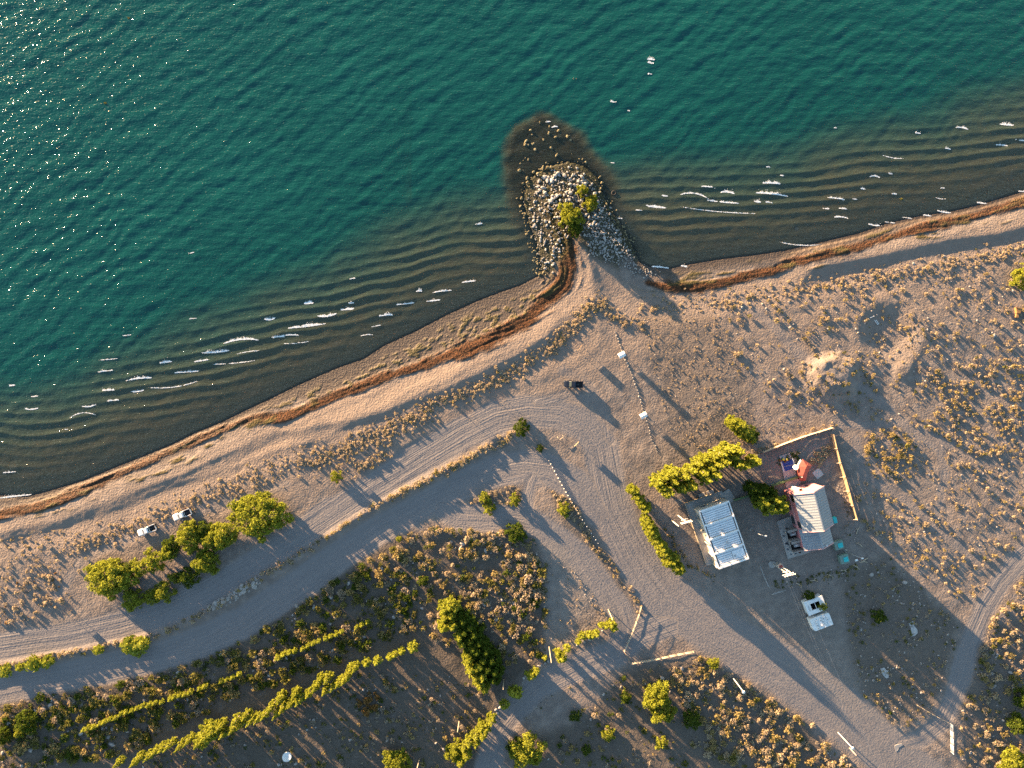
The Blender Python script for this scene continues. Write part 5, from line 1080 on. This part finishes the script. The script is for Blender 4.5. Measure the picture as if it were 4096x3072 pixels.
sign(128, 2128, 40, 'signboard on the grassy flat near the left beach', .6)
t = small('bench_frame', 'pale yellow angled frame seat near the bank tip', 'bench', 2243, 1747, 35, None, .5)
for a, c in (((-.8, -.5), (-.8, .6)), ((-.8, -.5), (.7, -.5)), ((.7, -.5), (.7, .1))):
    tubeobj('rail', t, PALEW, [(*a, .5), (*c, .5)], .07, 6); tubeobj('leg', t, PALEW, [(*a, -.3), (*a, .5)], .06, 6)

# ------------------------------------------------------------------ fences
def run(pts): return [G(a, c) for a, c in pts]
def rail_fence(pts, step, h, rails, label, mat, width=.12, r=.06):
    L = resample(pts, step / PX); P3 = run(L); t = thing('rail_fence', label, 'fence', P3[0])
    for q in P3: tubeobj('post', t, mat, [q - P3[0] + Vector((0, 0, -.4)), q - P3[0] + Vector((0, 0, h))], r * 1.3, 6)
    for a, c in zip(P3[:-1], P3[1:]):
        for k in range(rails):
            z = Vector((0, 0, h * (k + .75) / rails - .05)); tubeobj('rail', t, mat, [a - P3[0] + z, c - P3[0] + z], r, 5)
rail_fence([(2563, 2425), (2553, 2460), (2527, 2530), (2496, 2602)], 2.2, 1.4, 3, 'pale rail fence running down to the track junction', PALEW)
rail_fence([(2496, 2604), (2522, 2650)], 1.6, 1.0, 2, 'short low rail fence joining the two long rail fences', WOOD)
rail_fence([(2524, 2650), (2600, 2638), (2700, 2617), (2787, 2601)], 2.2, 1.4, 4, 'long pale rail fence along the scrub south of the junction', PALEW)
rail_fence([(3799, 2892), (3801, 2960), (3803, 3032)], 2.0, 1.5, 4, 'white ladder-like rail fence beside the right-hand track', WHITE)
rail_fence([(3668, 2820), (3730, 2857), (3790, 2889)], 1.6, .7, 1, 'row of broken beams leading to the white rail fence', PALEW)
rail_fence([(3037, 2262), (3060, 2320), (3085, 2372)], 2.2, 1.2, 2, 'grey wire and rail fence beside the power pole', STEEL, r=.04)
rail_fence([(3086, 2374), (3138, 2357)], 3.6, 1.2, 2, 'grey farm gate at the end of the rail fence by the power pole', STEEL, r=.05)
def board_fence(pts, step, h, label, mat):
    P3 = run(resample(pts, step / PX)); t = thing('board_fence', label, 'fence', P3[0])
    for a, c in zip(P3[:-1], P3[1:]):
        d = (c - a).normalized(); n = Vector((-d.y, d.x, 0)) * .03
        tubeobj('post', t, PALEW, [a - P3[0] + n * 4 + Vector((0, 0, -.4)), a - P3[0] + n * 4 + Vector((0, 0, h + .15))], .07, 6)
        tubeobj('brace', t, PALEW, [a - P3[0] + n * 34 + Vector((0, 0, -.1)), a - P3[0] + n * 5 + Vector((0, 0, h * .9))], .06, 5)
        for k in range(6):
            z0, z1 = h * k / 6 + .02, h * (k + 1) / 6 - .015; o = (a - P3[0], c - P3[0]); j = random.uniform(-.015, .015)
            V = [o[0] - n + Vector((0, 0, z0 + j)), o[1] - n + Vector((0, 0, z0 + j)), o[1] + n + Vector((0, 0, z0 + j)), o[0] + n + Vector((0, 0, z0 + j)), o[0] - n + Vector((0, 0, z1)), o[1] - n + Vector((0, 0, z1)), o[1] + n + Vector((0, 0, z1)), o[0] + n + Vector((0, 0, z1))]
            obj('board', mesh('board', V, BOXF, mat), t)
board_fence([(3418, 2074), (3396, 2000), (3378, 1926), (3347, 1833), (3319, 1714)], 4.1, 1.9, 'brown board fence with leaning braces right of the pink house', WOOD)
board_fence([(3324, 1710), (3210, 1745), (3110, 1782), (3036, 1813)], 4.1, 1.7, 'sunlit board fence along the top of the fenced yard', PALEW)  # boards like the side fence, paler to put the sunlight into their colour
board_fence([(3030, 1817), (2965, 1842)], 4.1, 1.5, 'short end of sunlit fence behind the tall trees', PALEW)
def low_wall(a, c, label, h=.9):
    q0, q1 = G(*a), G(*c); d = (q1 - q0).normalized(); n = Vector((-d.y, d.x, 0)) * .16; e = Vector((0, 0, h)); f = Vector((0, 0, -.4)); z = max(q0.z, q1.z)
    t = thing('low_wall', label, 'wall', q0); o1 = q1 - q0; o1.z = 0
    obj('wall', mesh('wall', [-n + f, o1 - n + f, o1 + n + f, n + f, -n + e, o1 - n + e, o1 + n + e, n + e], BOXF, GREENP), t)
    n = n * 1.5; e2 = Vector((0, 0, h + .1)); obj('coping', mesh('coping', [-n + e, o1 - n + e, o1 + n + e, n + e, -n + e2, o1 - n + e2, o1 + n + e2, n + e2], BOXF, GREENP), t)
low_wall((3083, 1942), (3203, 1901), 'mossy green low wall between the trees and the red hut'); low_wall((2932, 1999), (2992, 1982), 'mossy green low wall right of the flat-roofed building')
# rows of white marker posts and kerb stones
MP = resample([(2196, 1842), (2250, 1945), (2330, 2080), (2400, 2185)], 16)
for i, q in enumerate(MP):
    p = G(*q); t_ = .16 if i % 3 else .2; V, F = tube([(0, 0, -.2), (0, 0, .48), (0, 0, .55)], [t_, t_, t_ * .5], 6)
    if i == 0: mpm = [mesh('marker_post', *tube([(0, 0, -.2), (0, 0, .46), (0, 0, .54)], [r, r, r * .4], 7), GALV) for r in (.13, .16)]
    tag(obj('marker_post', mpm[i % 2], None, p, .5 * i), f'{nth(i + 1)} white marker post from the top of the row beside the wide road', 'post', 'white marker posts')
KS = resample([(2462, 1330), (2485, 1395), (2505, 1450), (2530, 1510), (2555, 1580), (2572, 1640), (2588, 1690), (2606, 1755), (2632, 1815)], 13)
for i, q in enumerate(KS):
    p = G(q[0] + random.uniform(-2, 2), q[1]); r = random.uniform(.16, .34)
    tag(obj('border_stone', RM['pale_stone'][i % 5], None, (p.x, p.y, p.z + .08), i * 1.3, (r, r * .8, r * .8)), f'{nth(i + 1)} pale stone from the top of the line past both kiosks', 'stone', 'line of pale stones by the kiosks')
WS = [(2410, 2524), (2388, 2536), (2372, 2552), (2358, 2558), (2336, 2566), (2310, 2580), (2180, 2650), (2166, 2660), (2154, 2664), (2192, 2644), (2094, 2712), (2098, 2722), (2090, 2730), (2102, 2704), (1984, 2838), (1978, 2862), (1990, 2850), (2000, 2830)]
for i, q in enumerate(sorted(WS)):
    p = G(*q); r = random.uniform(.35, .6); tag(obj('whitewashed_stone', RM['pale_stone'][i % 5], None, (p.x, p.y, p.z + .12), i * 1.1, (r, r * .8, r * .8)), f'{nth(i + 1)} whitish stone from the left along the south track edge', 'stone', 'whitish stones along the south track')
# forked white logs round the yard
for i, (a, c, rz) in enumerate(((3378, 2283, -10), (3426, 2268, -30), (3455, 2247, 5), (3460, 2238, 40), (3322, 2303, -28), (3255, 2322, 0), (3198, 2341, -35), (3430, 2120, 70), (3440, 2180, -30))):
    p = G(a, c); t = thing('driftwood_log', f'{nth(i + 1)} bleached forked log of the yard edge, counted as scattered' if False else ['bleached forked log left of the lower tank row', 'curved bleached log below the lower tank', 'bleached log end by the fallen lamp', 'bleached branch crossing near the fallen lamp', 'short pale log below the lit streak', 'forked pale log right of the wires', 'straight pale log between the wires and forked log', 'thin pale branch below the end of the board fence', 'pale branch right of the upper tank'][i], 'log', p, math.radians(rz), 'bleached logs round the yard')
    tubeobj('stem', t, PALEW, [(-1.2, 0, .12), (0, .1, .22), (1.0, -.2, .12)], [.13, .11, .06], 6)
    if i in (0, 2, 5, 7): tubeobj('fork', t, PALEW, [(0, .1, .2), (.5, .8, .3)], [.09, .04], 5)
# ------------------------------------------------------------------ lamps and poles
def lamp(px, py, h, label, toward, base=.45):
    """street lamp: base seen at the pixel"""
    t = thing('street_lamp', label, 'street lamp', G(px, py), 0, 'street lamps'); dx, dy = toward
    tubeobj('base', t, CONC, [(0, 0, -.3), (0, 0, .2)], base, 10); tubeobj('pole', t, STEEL, [(0, 0, .2), (0, 0, h - .4), (dx * .4, dy * .4, h)], [.11, .08, .06], 8)
    a = tubeobj('arm', t, STEEL, [(dx * .4, dy * .4, h), (dx * 1.6, dy * 1.6, h + .15)], .05, 6); box('lamp_head', a, LAMPW, dx * 1.6 - .3, dx * 1.6 + .3, dy * 1.6 - .17, dy * 1.6 + .17, h + .05, h + .25, .06)
lamp(3002, 2116, 7.5, 'street lamp with white head between the flat-roofed building and pink house', (.95, -.2)); lamp(3382, 2203, 6.5, 'street lamp with white head right of the two tanks', (.9, -.3))
def pole(px, py, h, label, head):
    t = thing('light_pole' if head else 'wooden_pole', label, 'pole', G(px, py), 0, 'tall pale poles')
    tubeobj('pole', t, GALV if head else PALEW, [(0, 0, -.4), (0, 0, h)], [.14, .09], 8)
    if head: tubeobj('lamp_disc', t, WHITE, [(0, 0, h), (0, 0, h + .15)], .42, 14); tubeobj('bracket', t, STEEL, [(0, 0, h - .5), (.35, 0, h - .02)], .04, 5)
pole(2930, 2709, 9.5, 'tall pale lamp pole with round head in the scrub beside the wide road', True); pole(3352, 2930, 8.5, 'tall pale lamp pole with round head near the bottom right of the wide road', True)
pole(2433, 2438, 9, 'tall pale pole above the poplars at the track junction', False); pole(2196, 2584, 12, 'tall whitish pole among the staggered poplars', False); pole(2014, 2715, 7, 'thin grey pole right of the central grove', False)
pole(1837, 2883, 6.5, 'thin pale pole left of the poplar clump by the south track', False); pole(1678, 3035, 6, 'thin pale pole cut by the bottom edge', False); pole(3398, 2992, 4, 'leaning pale pole below the lower lamp pole', False); pole(2695, 1985, 9, 'pale pole rising below the tall sunlit trees', False)
# power poles
def power_pole(px, py, h, rz, label, frame):
    t = thing('power_pole', label, 'power pole', G(px, py), math.radians(rz), 'power poles')
    if frame:
        tubeobj('pole', t, GALV, [(0, 0, -.5), (0, 0, h)], [.17, .12], 8); tubeobj('pole', t, GALV, [(-2.2, -.6, -.5), (-2.2, -.6, h - 1.2)], [.15, .11], 8); tubeobj('strut', t, GALV, [(.9, -2.6, -.2), (0, 0, h - .6)], .06, 6)
    else:
        prism('footing', t, CONC, [(-1.4, -.5), (-.6, -1.0), (.6, -.6), (.6, .6), (-.8, 1.0), (-1.4, .6)], -.4, .25); tubeobj('pole', t, GALV, [(0, 0, .2), (0, 0, h)], [.22, .15], 8); tubeobj('pole', t, GALV, [(.7, .25, .2), (.7, .25, h - 1.5)], [.18, .12], 8)
        c = box('transformer', t, STEEL, -.6, .6, .45, 1.3, 4.6, 6.0, .05); box('grille', c, plain('dark_red_paint', (.12, .03, .03), .6), -.5, .5, .5, 1.25, 6.0, 6.05)
    for k, z in enumerate((h - .3, h - 1.6)):
        a = box('crossarm', t, GALV, -1.5, 1.5, -.10, .10, z - .08, z + .12)
        for x in (-1.35, -.7, .7, 1.35): tubeobj('insulator', a, LAMPW, [(x, 0, z + .12), (x, 0, z + .42)], [.09, .06], 8)
    tubeobj('platform_beam', t, GALV, [(-.9, .4, h - 2.6), (.9, .4, h - 2.6)], .1, 6); return t
power_pole(2712, 2062, 10.5, 15, 'pale H-frame power pole between the long hedge and flat-roofed building', True); pp = power_pole(3094, 2256, 12, 15, 'white power pole with transformer below the pink house pad', False)
q0 = pp.location; e1 = P(3345, 2760, 9)
for k, (dx, lab) in enumerate(((-1.35, 'left power line leaving the transformer pole'), (-.7, 'middle power line leaving the transformer pole'), (1.35, 'right power line leaving the transformer pole'))):
    c, s = math.cos(math.radians(15)), math.sin(math.radians(15)); a = Vector((q0.x + dx * c, q0.y + dx * s, q0.z + 12.1)); z = Vector((e1.x + dx * c, e1.y + dx * s, 9.5)); z = a + (z - a) * 2.6; z.z = 12.5
    path = [a.lerp(z, f) - Vector((0, 0, 4 * f * (1 - f) * 2.0)) for f in np.linspace(0, 1, 14)]; V, F = tube(path, .014, 4); tag(obj('power_line', mesh('power_line', V, F, STEEL)), lab, 'wire', 'power lines')
t = small('fallen_lamp', 'white lamp head with a reddish arm lying right of the lower tank', 'lamp', 3427, 2240, 20, None, .2)
box('lamp_head', t, LAMPW, -.5, .3, -.25, .25, 0, .35, .1); tubeobj('arm', t, RUST, [(.3, 0, .2), (1.2, .3, .25)], .06, 6)
# odds and ends
t = small('scrap_tank', 'rusty angular scrap tank near the right edge', 'scrap', 4072, 1245, -12, None, .6)
prism('hopper', t, RUSTM, [(-.9, .9), (.9, .8), (.6, -.5), (-.3, -.6)], -.3, .8); box('drum', t, RUSTM, -.3, .6, -1.8, -.7, -.3, .6, .12); box('rim', t, RUSTM, -1.0, 1.0, .8, .95, .75, .9)
for a, c, L, rz, lab in ((3487, 1268, 1.3, 25, 'white plank lying in the crater'), (3504, 1290, 1.6, -55, 'left one of two pale pipes in the crater'), (3509, 1288, 1.5, -55, 'right one of two pale pipes in the crater')):
    p = G(a, c); V, F = tube([(-L / 2, 0, .1), (L / 2, 0, .12)], .09, 6); tag(obj('pipe', mesh('pipe', V, F, WHITE), None, p, math.radians(rz)), lab, 'pipe')
p = P(2455, 772); bm = bmesh.new(); V, F = [], []
for i in range(16):
    for k in range(8):
        a, b_ = 2 * math.pi * i / 16, 2 * math.pi * k / 8; r = .55 + .17 * math.cos(b_); V.append((r * math.cos(a), r * math.sin(a), .17 * math.sin(b_)))
F = [(i * 8 + k, ((i + 1) % 16) * 8 + k, ((i + 1) % 16) * 8 + (k + 1) % 8, i * 8 + (k + 1) % 8) for i in range(16) for k in range(8)]
o = obj('tyre', mesh('tyre', V, F, BLACK, True), None, (p.x, p.y, max(gz(p.x, p.y) + .15, .02))); tag(o, 'old black tyre lying in the shallows right of the jetty', 'tyre')
for a, c, lab in ((2300, 318, 'pair of thin sticks standing in the lake above the jetty'),):
    p = P(a, c); t = thing('stake', lab, 'stake', (p.x, p.y, gz(p.x, p.y)))
    for dx in (-.5, .35): tubeobj('stick', t, WOOD, [(dx, 0, -.3), (dx, .1, -gz(p.x, p.y) + .6)], .06, 5)
for a, c, lab in ((515, 72, 'dark weed clump afloat near the top left'), (420, 412, 'brown weed clump afloat in the left of the lake'), (3605, 796, 'weed clump in the shallows near the right-hand breakers')):
    p = P(a, c); o = obj('weed_clump', np_mesh('weed_clump', *tuft_arrays(90, 60, .3, 'x', .3)[:2], L_OLV, False, tuft_arrays(90, 60, .3, 'x', .3)[2]), None, (p.x, p.y, -.02), 0, (.6, .4, .25)); tag(o, lab, 'weed')

# ------------------------------------------------------------------ pickups
def pickup(label, px, py, heading, paint, trim, bedm, open_door=False):
    """double-cab pickup, nose along +x, 5.3 m"""
    t = thing('pickup_truck', label, 'pickup', G(px, py, .9), math.radians(heading))
    def loft(name, secs, mat, parent=t, smooth=False):
        n = len(secs[0][1]); V = [(x, y, z) for x, prof in secs for y, z in prof]
        F = [(i * n + k, i * n + (k + 1) % n, (i + 1) * n + (k + 1) % n, (i + 1) * n + k) for i in range(len(secs) - 1) for k in range(n)] + [tuple(range(n - 1, -1, -1)), tuple(range(len(V) - n, len(V)))]
        me = mesh(name, V, F, mat); bm = bmesh.new(); bm.from_mesh(me); bmesh.ops.recalc_face_normals(bm, faces=bm.faces); bm.to_mesh(me); bm.free()
        if smooth: me.shade_smooth()
        return obj(name, me, parent)
    def prof(w, z0, z1, sh): return [(-w, z0), (w, z0), (w * 1.02, (z0 + z1) / 2), (w * .97, z1 - sh), (w * .86, z1), (-w * .86, z1), (-w * .97, z1 - sh), (-w * 1.02, (z0 + z1) / 2)]
    loft('body', [(-.62, prof(.91, .45, 1.05, .06)), (.9, prof(.91, .42, 1.07, .06)), (1.2, prof(.91, .42, 1.10, .08)), (2.0, prof(.90, .45, 1.06, .10)), (2.45, prof(.84, .50, .98, .10)), (2.62, prof(.68, .55, .88, .1))], paint)
    loft('hood', [(1.05, [(-.74, 1.08), (.74, 1.08), (.68, 1.15), (-.68, 1.15)]), (1.9, [(-.70, 1.04), (.70, 1.04), (.64, 1.12), (-.64, 1.12)]), (2.4, [(-.6, .95), (.6, .95), (.52, 1.02), (-.52, 1.02)])], paint)
    loft('cabin', [(-.70, [(-.80, 1.03), (.80, 1.03), (.66, 1.70), (-.66, 1.70)]), (-.35, [(-.84, 1.03), (.84, 1.03), (.69, 1.78), (-.69, 1.78)]), (.45, [(-.84, 1.03), (.84, 1.03), (.69, 1.76), (-.69, 1.76)]), (1.15, [(-.82, 1.04), (.82, 1.04), (.72, 1.12), (-.72, 1.12)])], paint)
    quad('windscreen', t, GLASS, [(1.06, -.70, 1.20), (1.06, .70, 1.20), (.52, .62, 1.75), (.52, -.62, 1.75)], .03); quad('rear_window', t, GLASS, [(-.74, .66, 1.2), (-.74, -.66, 1.2), (-.705, -.58, 1.62), (-.705, .58, 1.62)], .02)
    for s in (-1, 1):
        for x0, x1 in ((-.55, .05), (.12, .62)):
            q = [(x0, s * .835, 1.12), (x1, s * .835, 1.12), (x1 - .04, s * .715, 1.66), (x0 + .06, s * .715, 1.66)]; quad('side_window', t, GLASS, q[::s * -1] if s < 0 else q[::-1], .02)
        if not (open_door and s > 0): d = box('door', t, paint, .08, .95, s * .925 - .012, s * .925 + .012, .5, 1.04); box('handle', d, trim, .14, .3, s * .945 - .012, s * .945 + .012, .9, .95)
        m = box('mirror', t, paint, .72, .92, s * 1.0 - .1, s * 1.0 + .1, 1.1, 1.3, .03)
        box('headlight', t, LAMPW, 2.42, 2.6, s * .62 - .14, s * .62 + .14, .72, .88, .03); box('tail_light', t, plain('red_lens', (.35, .02, .02), .3), -2.66, -2.60, s * .83 - .07, s * .83 + .07, .75, 1.02)
        box('bed_side', t, paint, -2.62, -.66, s * .86 - .09, s * .86 + .07, .48, 1.10, .03)
        for x in (-1.75, 1.65):
            w = thing('x', '', '', (0, 0, 0)); bpy.data.objects.remove(w)
            wh = tubeobj('wheel', t, BLACK, [(x, s * .72, .38), (x, s * .95, .38)], .38, 18); tubeobj('rim', wh, STEEL, [(x, s * .94, .38), (x, s * .965, .38)], .23, 14)
    box('bed_floor', t, bedm, -2.6, -.68, -.78, .78, .55, .66); box('bulkhead', t, paint, -.74, -.66, -.8, .8, .6, 1.06); box('bed_liner', t, bedm, -2.53, -.75, -.775, -.74, .66, 1.05); box('bed_liner', t, bedm, -2.53, -.75, .74, .775, .66, 1.05)
    g = box('tailgate', t, paint, -2.64, -2.54, -.84, .84, .5, 1.08, .02); box('handle', g, trim, -2.67, -2.635, -.15, .15, .85, .93)
    box('rear_bumper', t, trim, -2.80, -2.62, -.85, .85, .42, .58, .03); box('front_bumper', t, trim if paint is not PW else paint, 2.55, 2.74, -.72, .72, .42, .68, .05); box('grille', t, BLACK, 2.60, 2.66, -.42, .42, .66, .86)
    box('cargo_box', t, trim, -1.5, -1.1, -.2, .2, .66, .95, .03)
    if open_door:
        d = obj('door', mesh('door', boxv(-.87, 0, -.03, .03, .5, 1.04), BOXF, paint), t, (.95, .93, 0)); d.rotation_euler = (0, 0, math.radians(-38)); box('window_frame', d, GLASS, -.8, -.05, -.02, .02, 1.04, 1.6)
    return t
PW = plain('white_car_paint', (.72, .72, .72), .25, .03, 1, 0, 0, .5); PD = plain('dark_blue_car_paint', (.018, .024, .04), .28, .1, 1, 0, .2, .5); TRIM = plain('black_trim', (.04, .04, .045), .5, .1, 2, 0); BEDB = plain('bed_liner_black', (.015, .015, .018), .7, .2, 2, .003)
pickup('left white pickup with a dark open bed parked on the grassy flat', 587, 2121, 201, PW, TRIM, BEDB); pickup('right white pickup with its driver door open', 728, 2059, 202, PW, TRIM, BEDB, True)
pickup('dark blue pickup parked alone on the gravel by the road bend', 2293, 1537, 177, PD, TRIM, BEDB)

# ------------------------------------------------------------------ people behind the white pickups
SKIN = plain('skin', (.42, .25, .17), .6, .08, 4, 0); HAIR = plain('dark_hair', (.025, .018, .014), .7, .2, 6, .01)
def person(px, py, rz, label, shirt, pants):
    t = thing('person', label, 'person', G(px, py, .8), math.radians(rz))
    J = {0: (0, 0, .96), 1: (0, .01, 1.2), 2: (0, 0, 1.42), 3: (0, .01, 1.52), 4: (0, .03, 1.64), 5: (.19, 0, 1.40), 6: (.26, -.02, 1.13), 7: (.25, .14, .92), 8: (-.19, 0, 1.40), 9: (-.26, -.02, 1.13), 10: (-.24, .16, .95), 11: (.10, 0, .90), 12: (.12, .03, .50), 13: (.12, -.02, .08), 14: (.13, .14, .04), 15: (-.10, 0, .90), 16: (-.12, .05, .50), 17: (-.13, -.02, .08), 18: (-.14, .14, .04), 19: (.25, .21, .86), 20: (-.24, .23, .89)}
    E = [(0, 1), (1, 2), (2, 3), (3, 4), (2, 5), (5, 6), (6, 7), (7, 19), (2, 8), (8, 9), (9, 10), (10, 20), (0, 11), (11, 12), (12, 13), (13, 14), (0, 15), (15, 16), (16, 17), (17, 18)]
    R = {0: .15, 1: .15, 2: .15, 3: .06, 4: .105, 5: .08, 6: .055, 7: .04, 8: .08, 9: .055, 10: .04, 11: .10, 12: .07, 13: .05, 14: .045, 15: .10, 16: .07, 17: .05, 18: .045, 19: .035, 20: .035}
    me = bpy.data.meshes.new('body'); me.from_pydata([J[i] for i in range(21)], E, []); o = obj('body', me, t); o.modifiers.new('skin', 'SKIN'); o.modifiers.new('sub', 'SUBSURF').levels = 1; o.modifiers['sub'].render_levels = 1
    if not me.skin_vertices: me.attributes
    for i, sv in enumerate(me.skin_vertices[0].data): sv.radius = (R[i], R[i]); sv.use_root = i == 0
    dg = bpy.context.evaluated_depsgraph_get(); ev = o.evaluated_get(dg); nm = bpy.data.meshes.new_from_object(ev); o.modifiers.clear(); o.data = nm
    nm.materials.clear(); [nm.materials.append(m) for m in (shirt, pants, SKIN, BLACK)]
    for f in nm.polygons:
        c = f.center; f.material_index = 3 if c.z < .1 else 1 if c.z < .93 and abs(c.x) < .21 else 2 if (c.z > 1.5 or (c.z < .95 and abs(c.x) > .2)) else 0
    nm.shade_smooth()
    bm = bmesh.new(); bmesh.ops.create_icosphere(bm, subdivisions=2, radius=.125)
    for v in bm.verts:
        v.co.z = v.co.z * .95 + 1.70; v.co.y += -.005
    bmesh.ops.delete(bm, geom=[v for v in bm.verts if v.co.z < 1.66 and v.co.y > -.02], context='VERTS'); hm = bpy.data.meshes.new('hair'); bm.to_mesh(hm); bm.free(); hm.materials.append(HAIR); obj('hair', hm, t)
    for s in (-1, 1): box('eye', t, BLACK, s * .04 - .012, s * .04 + .012, .122, .136, 1.645, 1.665)
    box('nose', t, SKIN, -.012, .012, .125, .155, 1.605, 1.645); box('mouth', t, RUST, -.025, .025, .118, .130, 1.575, 1.585)
    for s in (-1, 1):
        for k in range(5):
            x = s * .25 + (k - 2) * .016; L = (.045, .07, .075, .07, .055)[k]; th = k == 0
            tubeobj('finger', t, SKIN, [(x, .23, .865), (x - s * (.03 if th else 0), .25, .84), (x - s * (.035 if th else 0), .25, .84 - L)], [.010, .009, .007], 5)
shirtA = plain('maroon_cloth', (.07, .022, .02), .9, .15, 6, .005); shirtB = plain('charcoal_cloth', (.022, .022, .026), .9, .15, 6, .005); pantsA = plain('dark_trousers', (.03, .032, .04), .9, .15, 6, .005)
person(742, 2033, 150, 'person in dark maroon top standing at the side of the right white pickup', shirtA, pantsA); person(761, 2030, 120, 'person in black clothes standing behind the right white pickup', shirtB, pantsA)
person(623, 2098, 110, 'person in dark clothes standing behind the left white pickup', shirtB, pantsA)
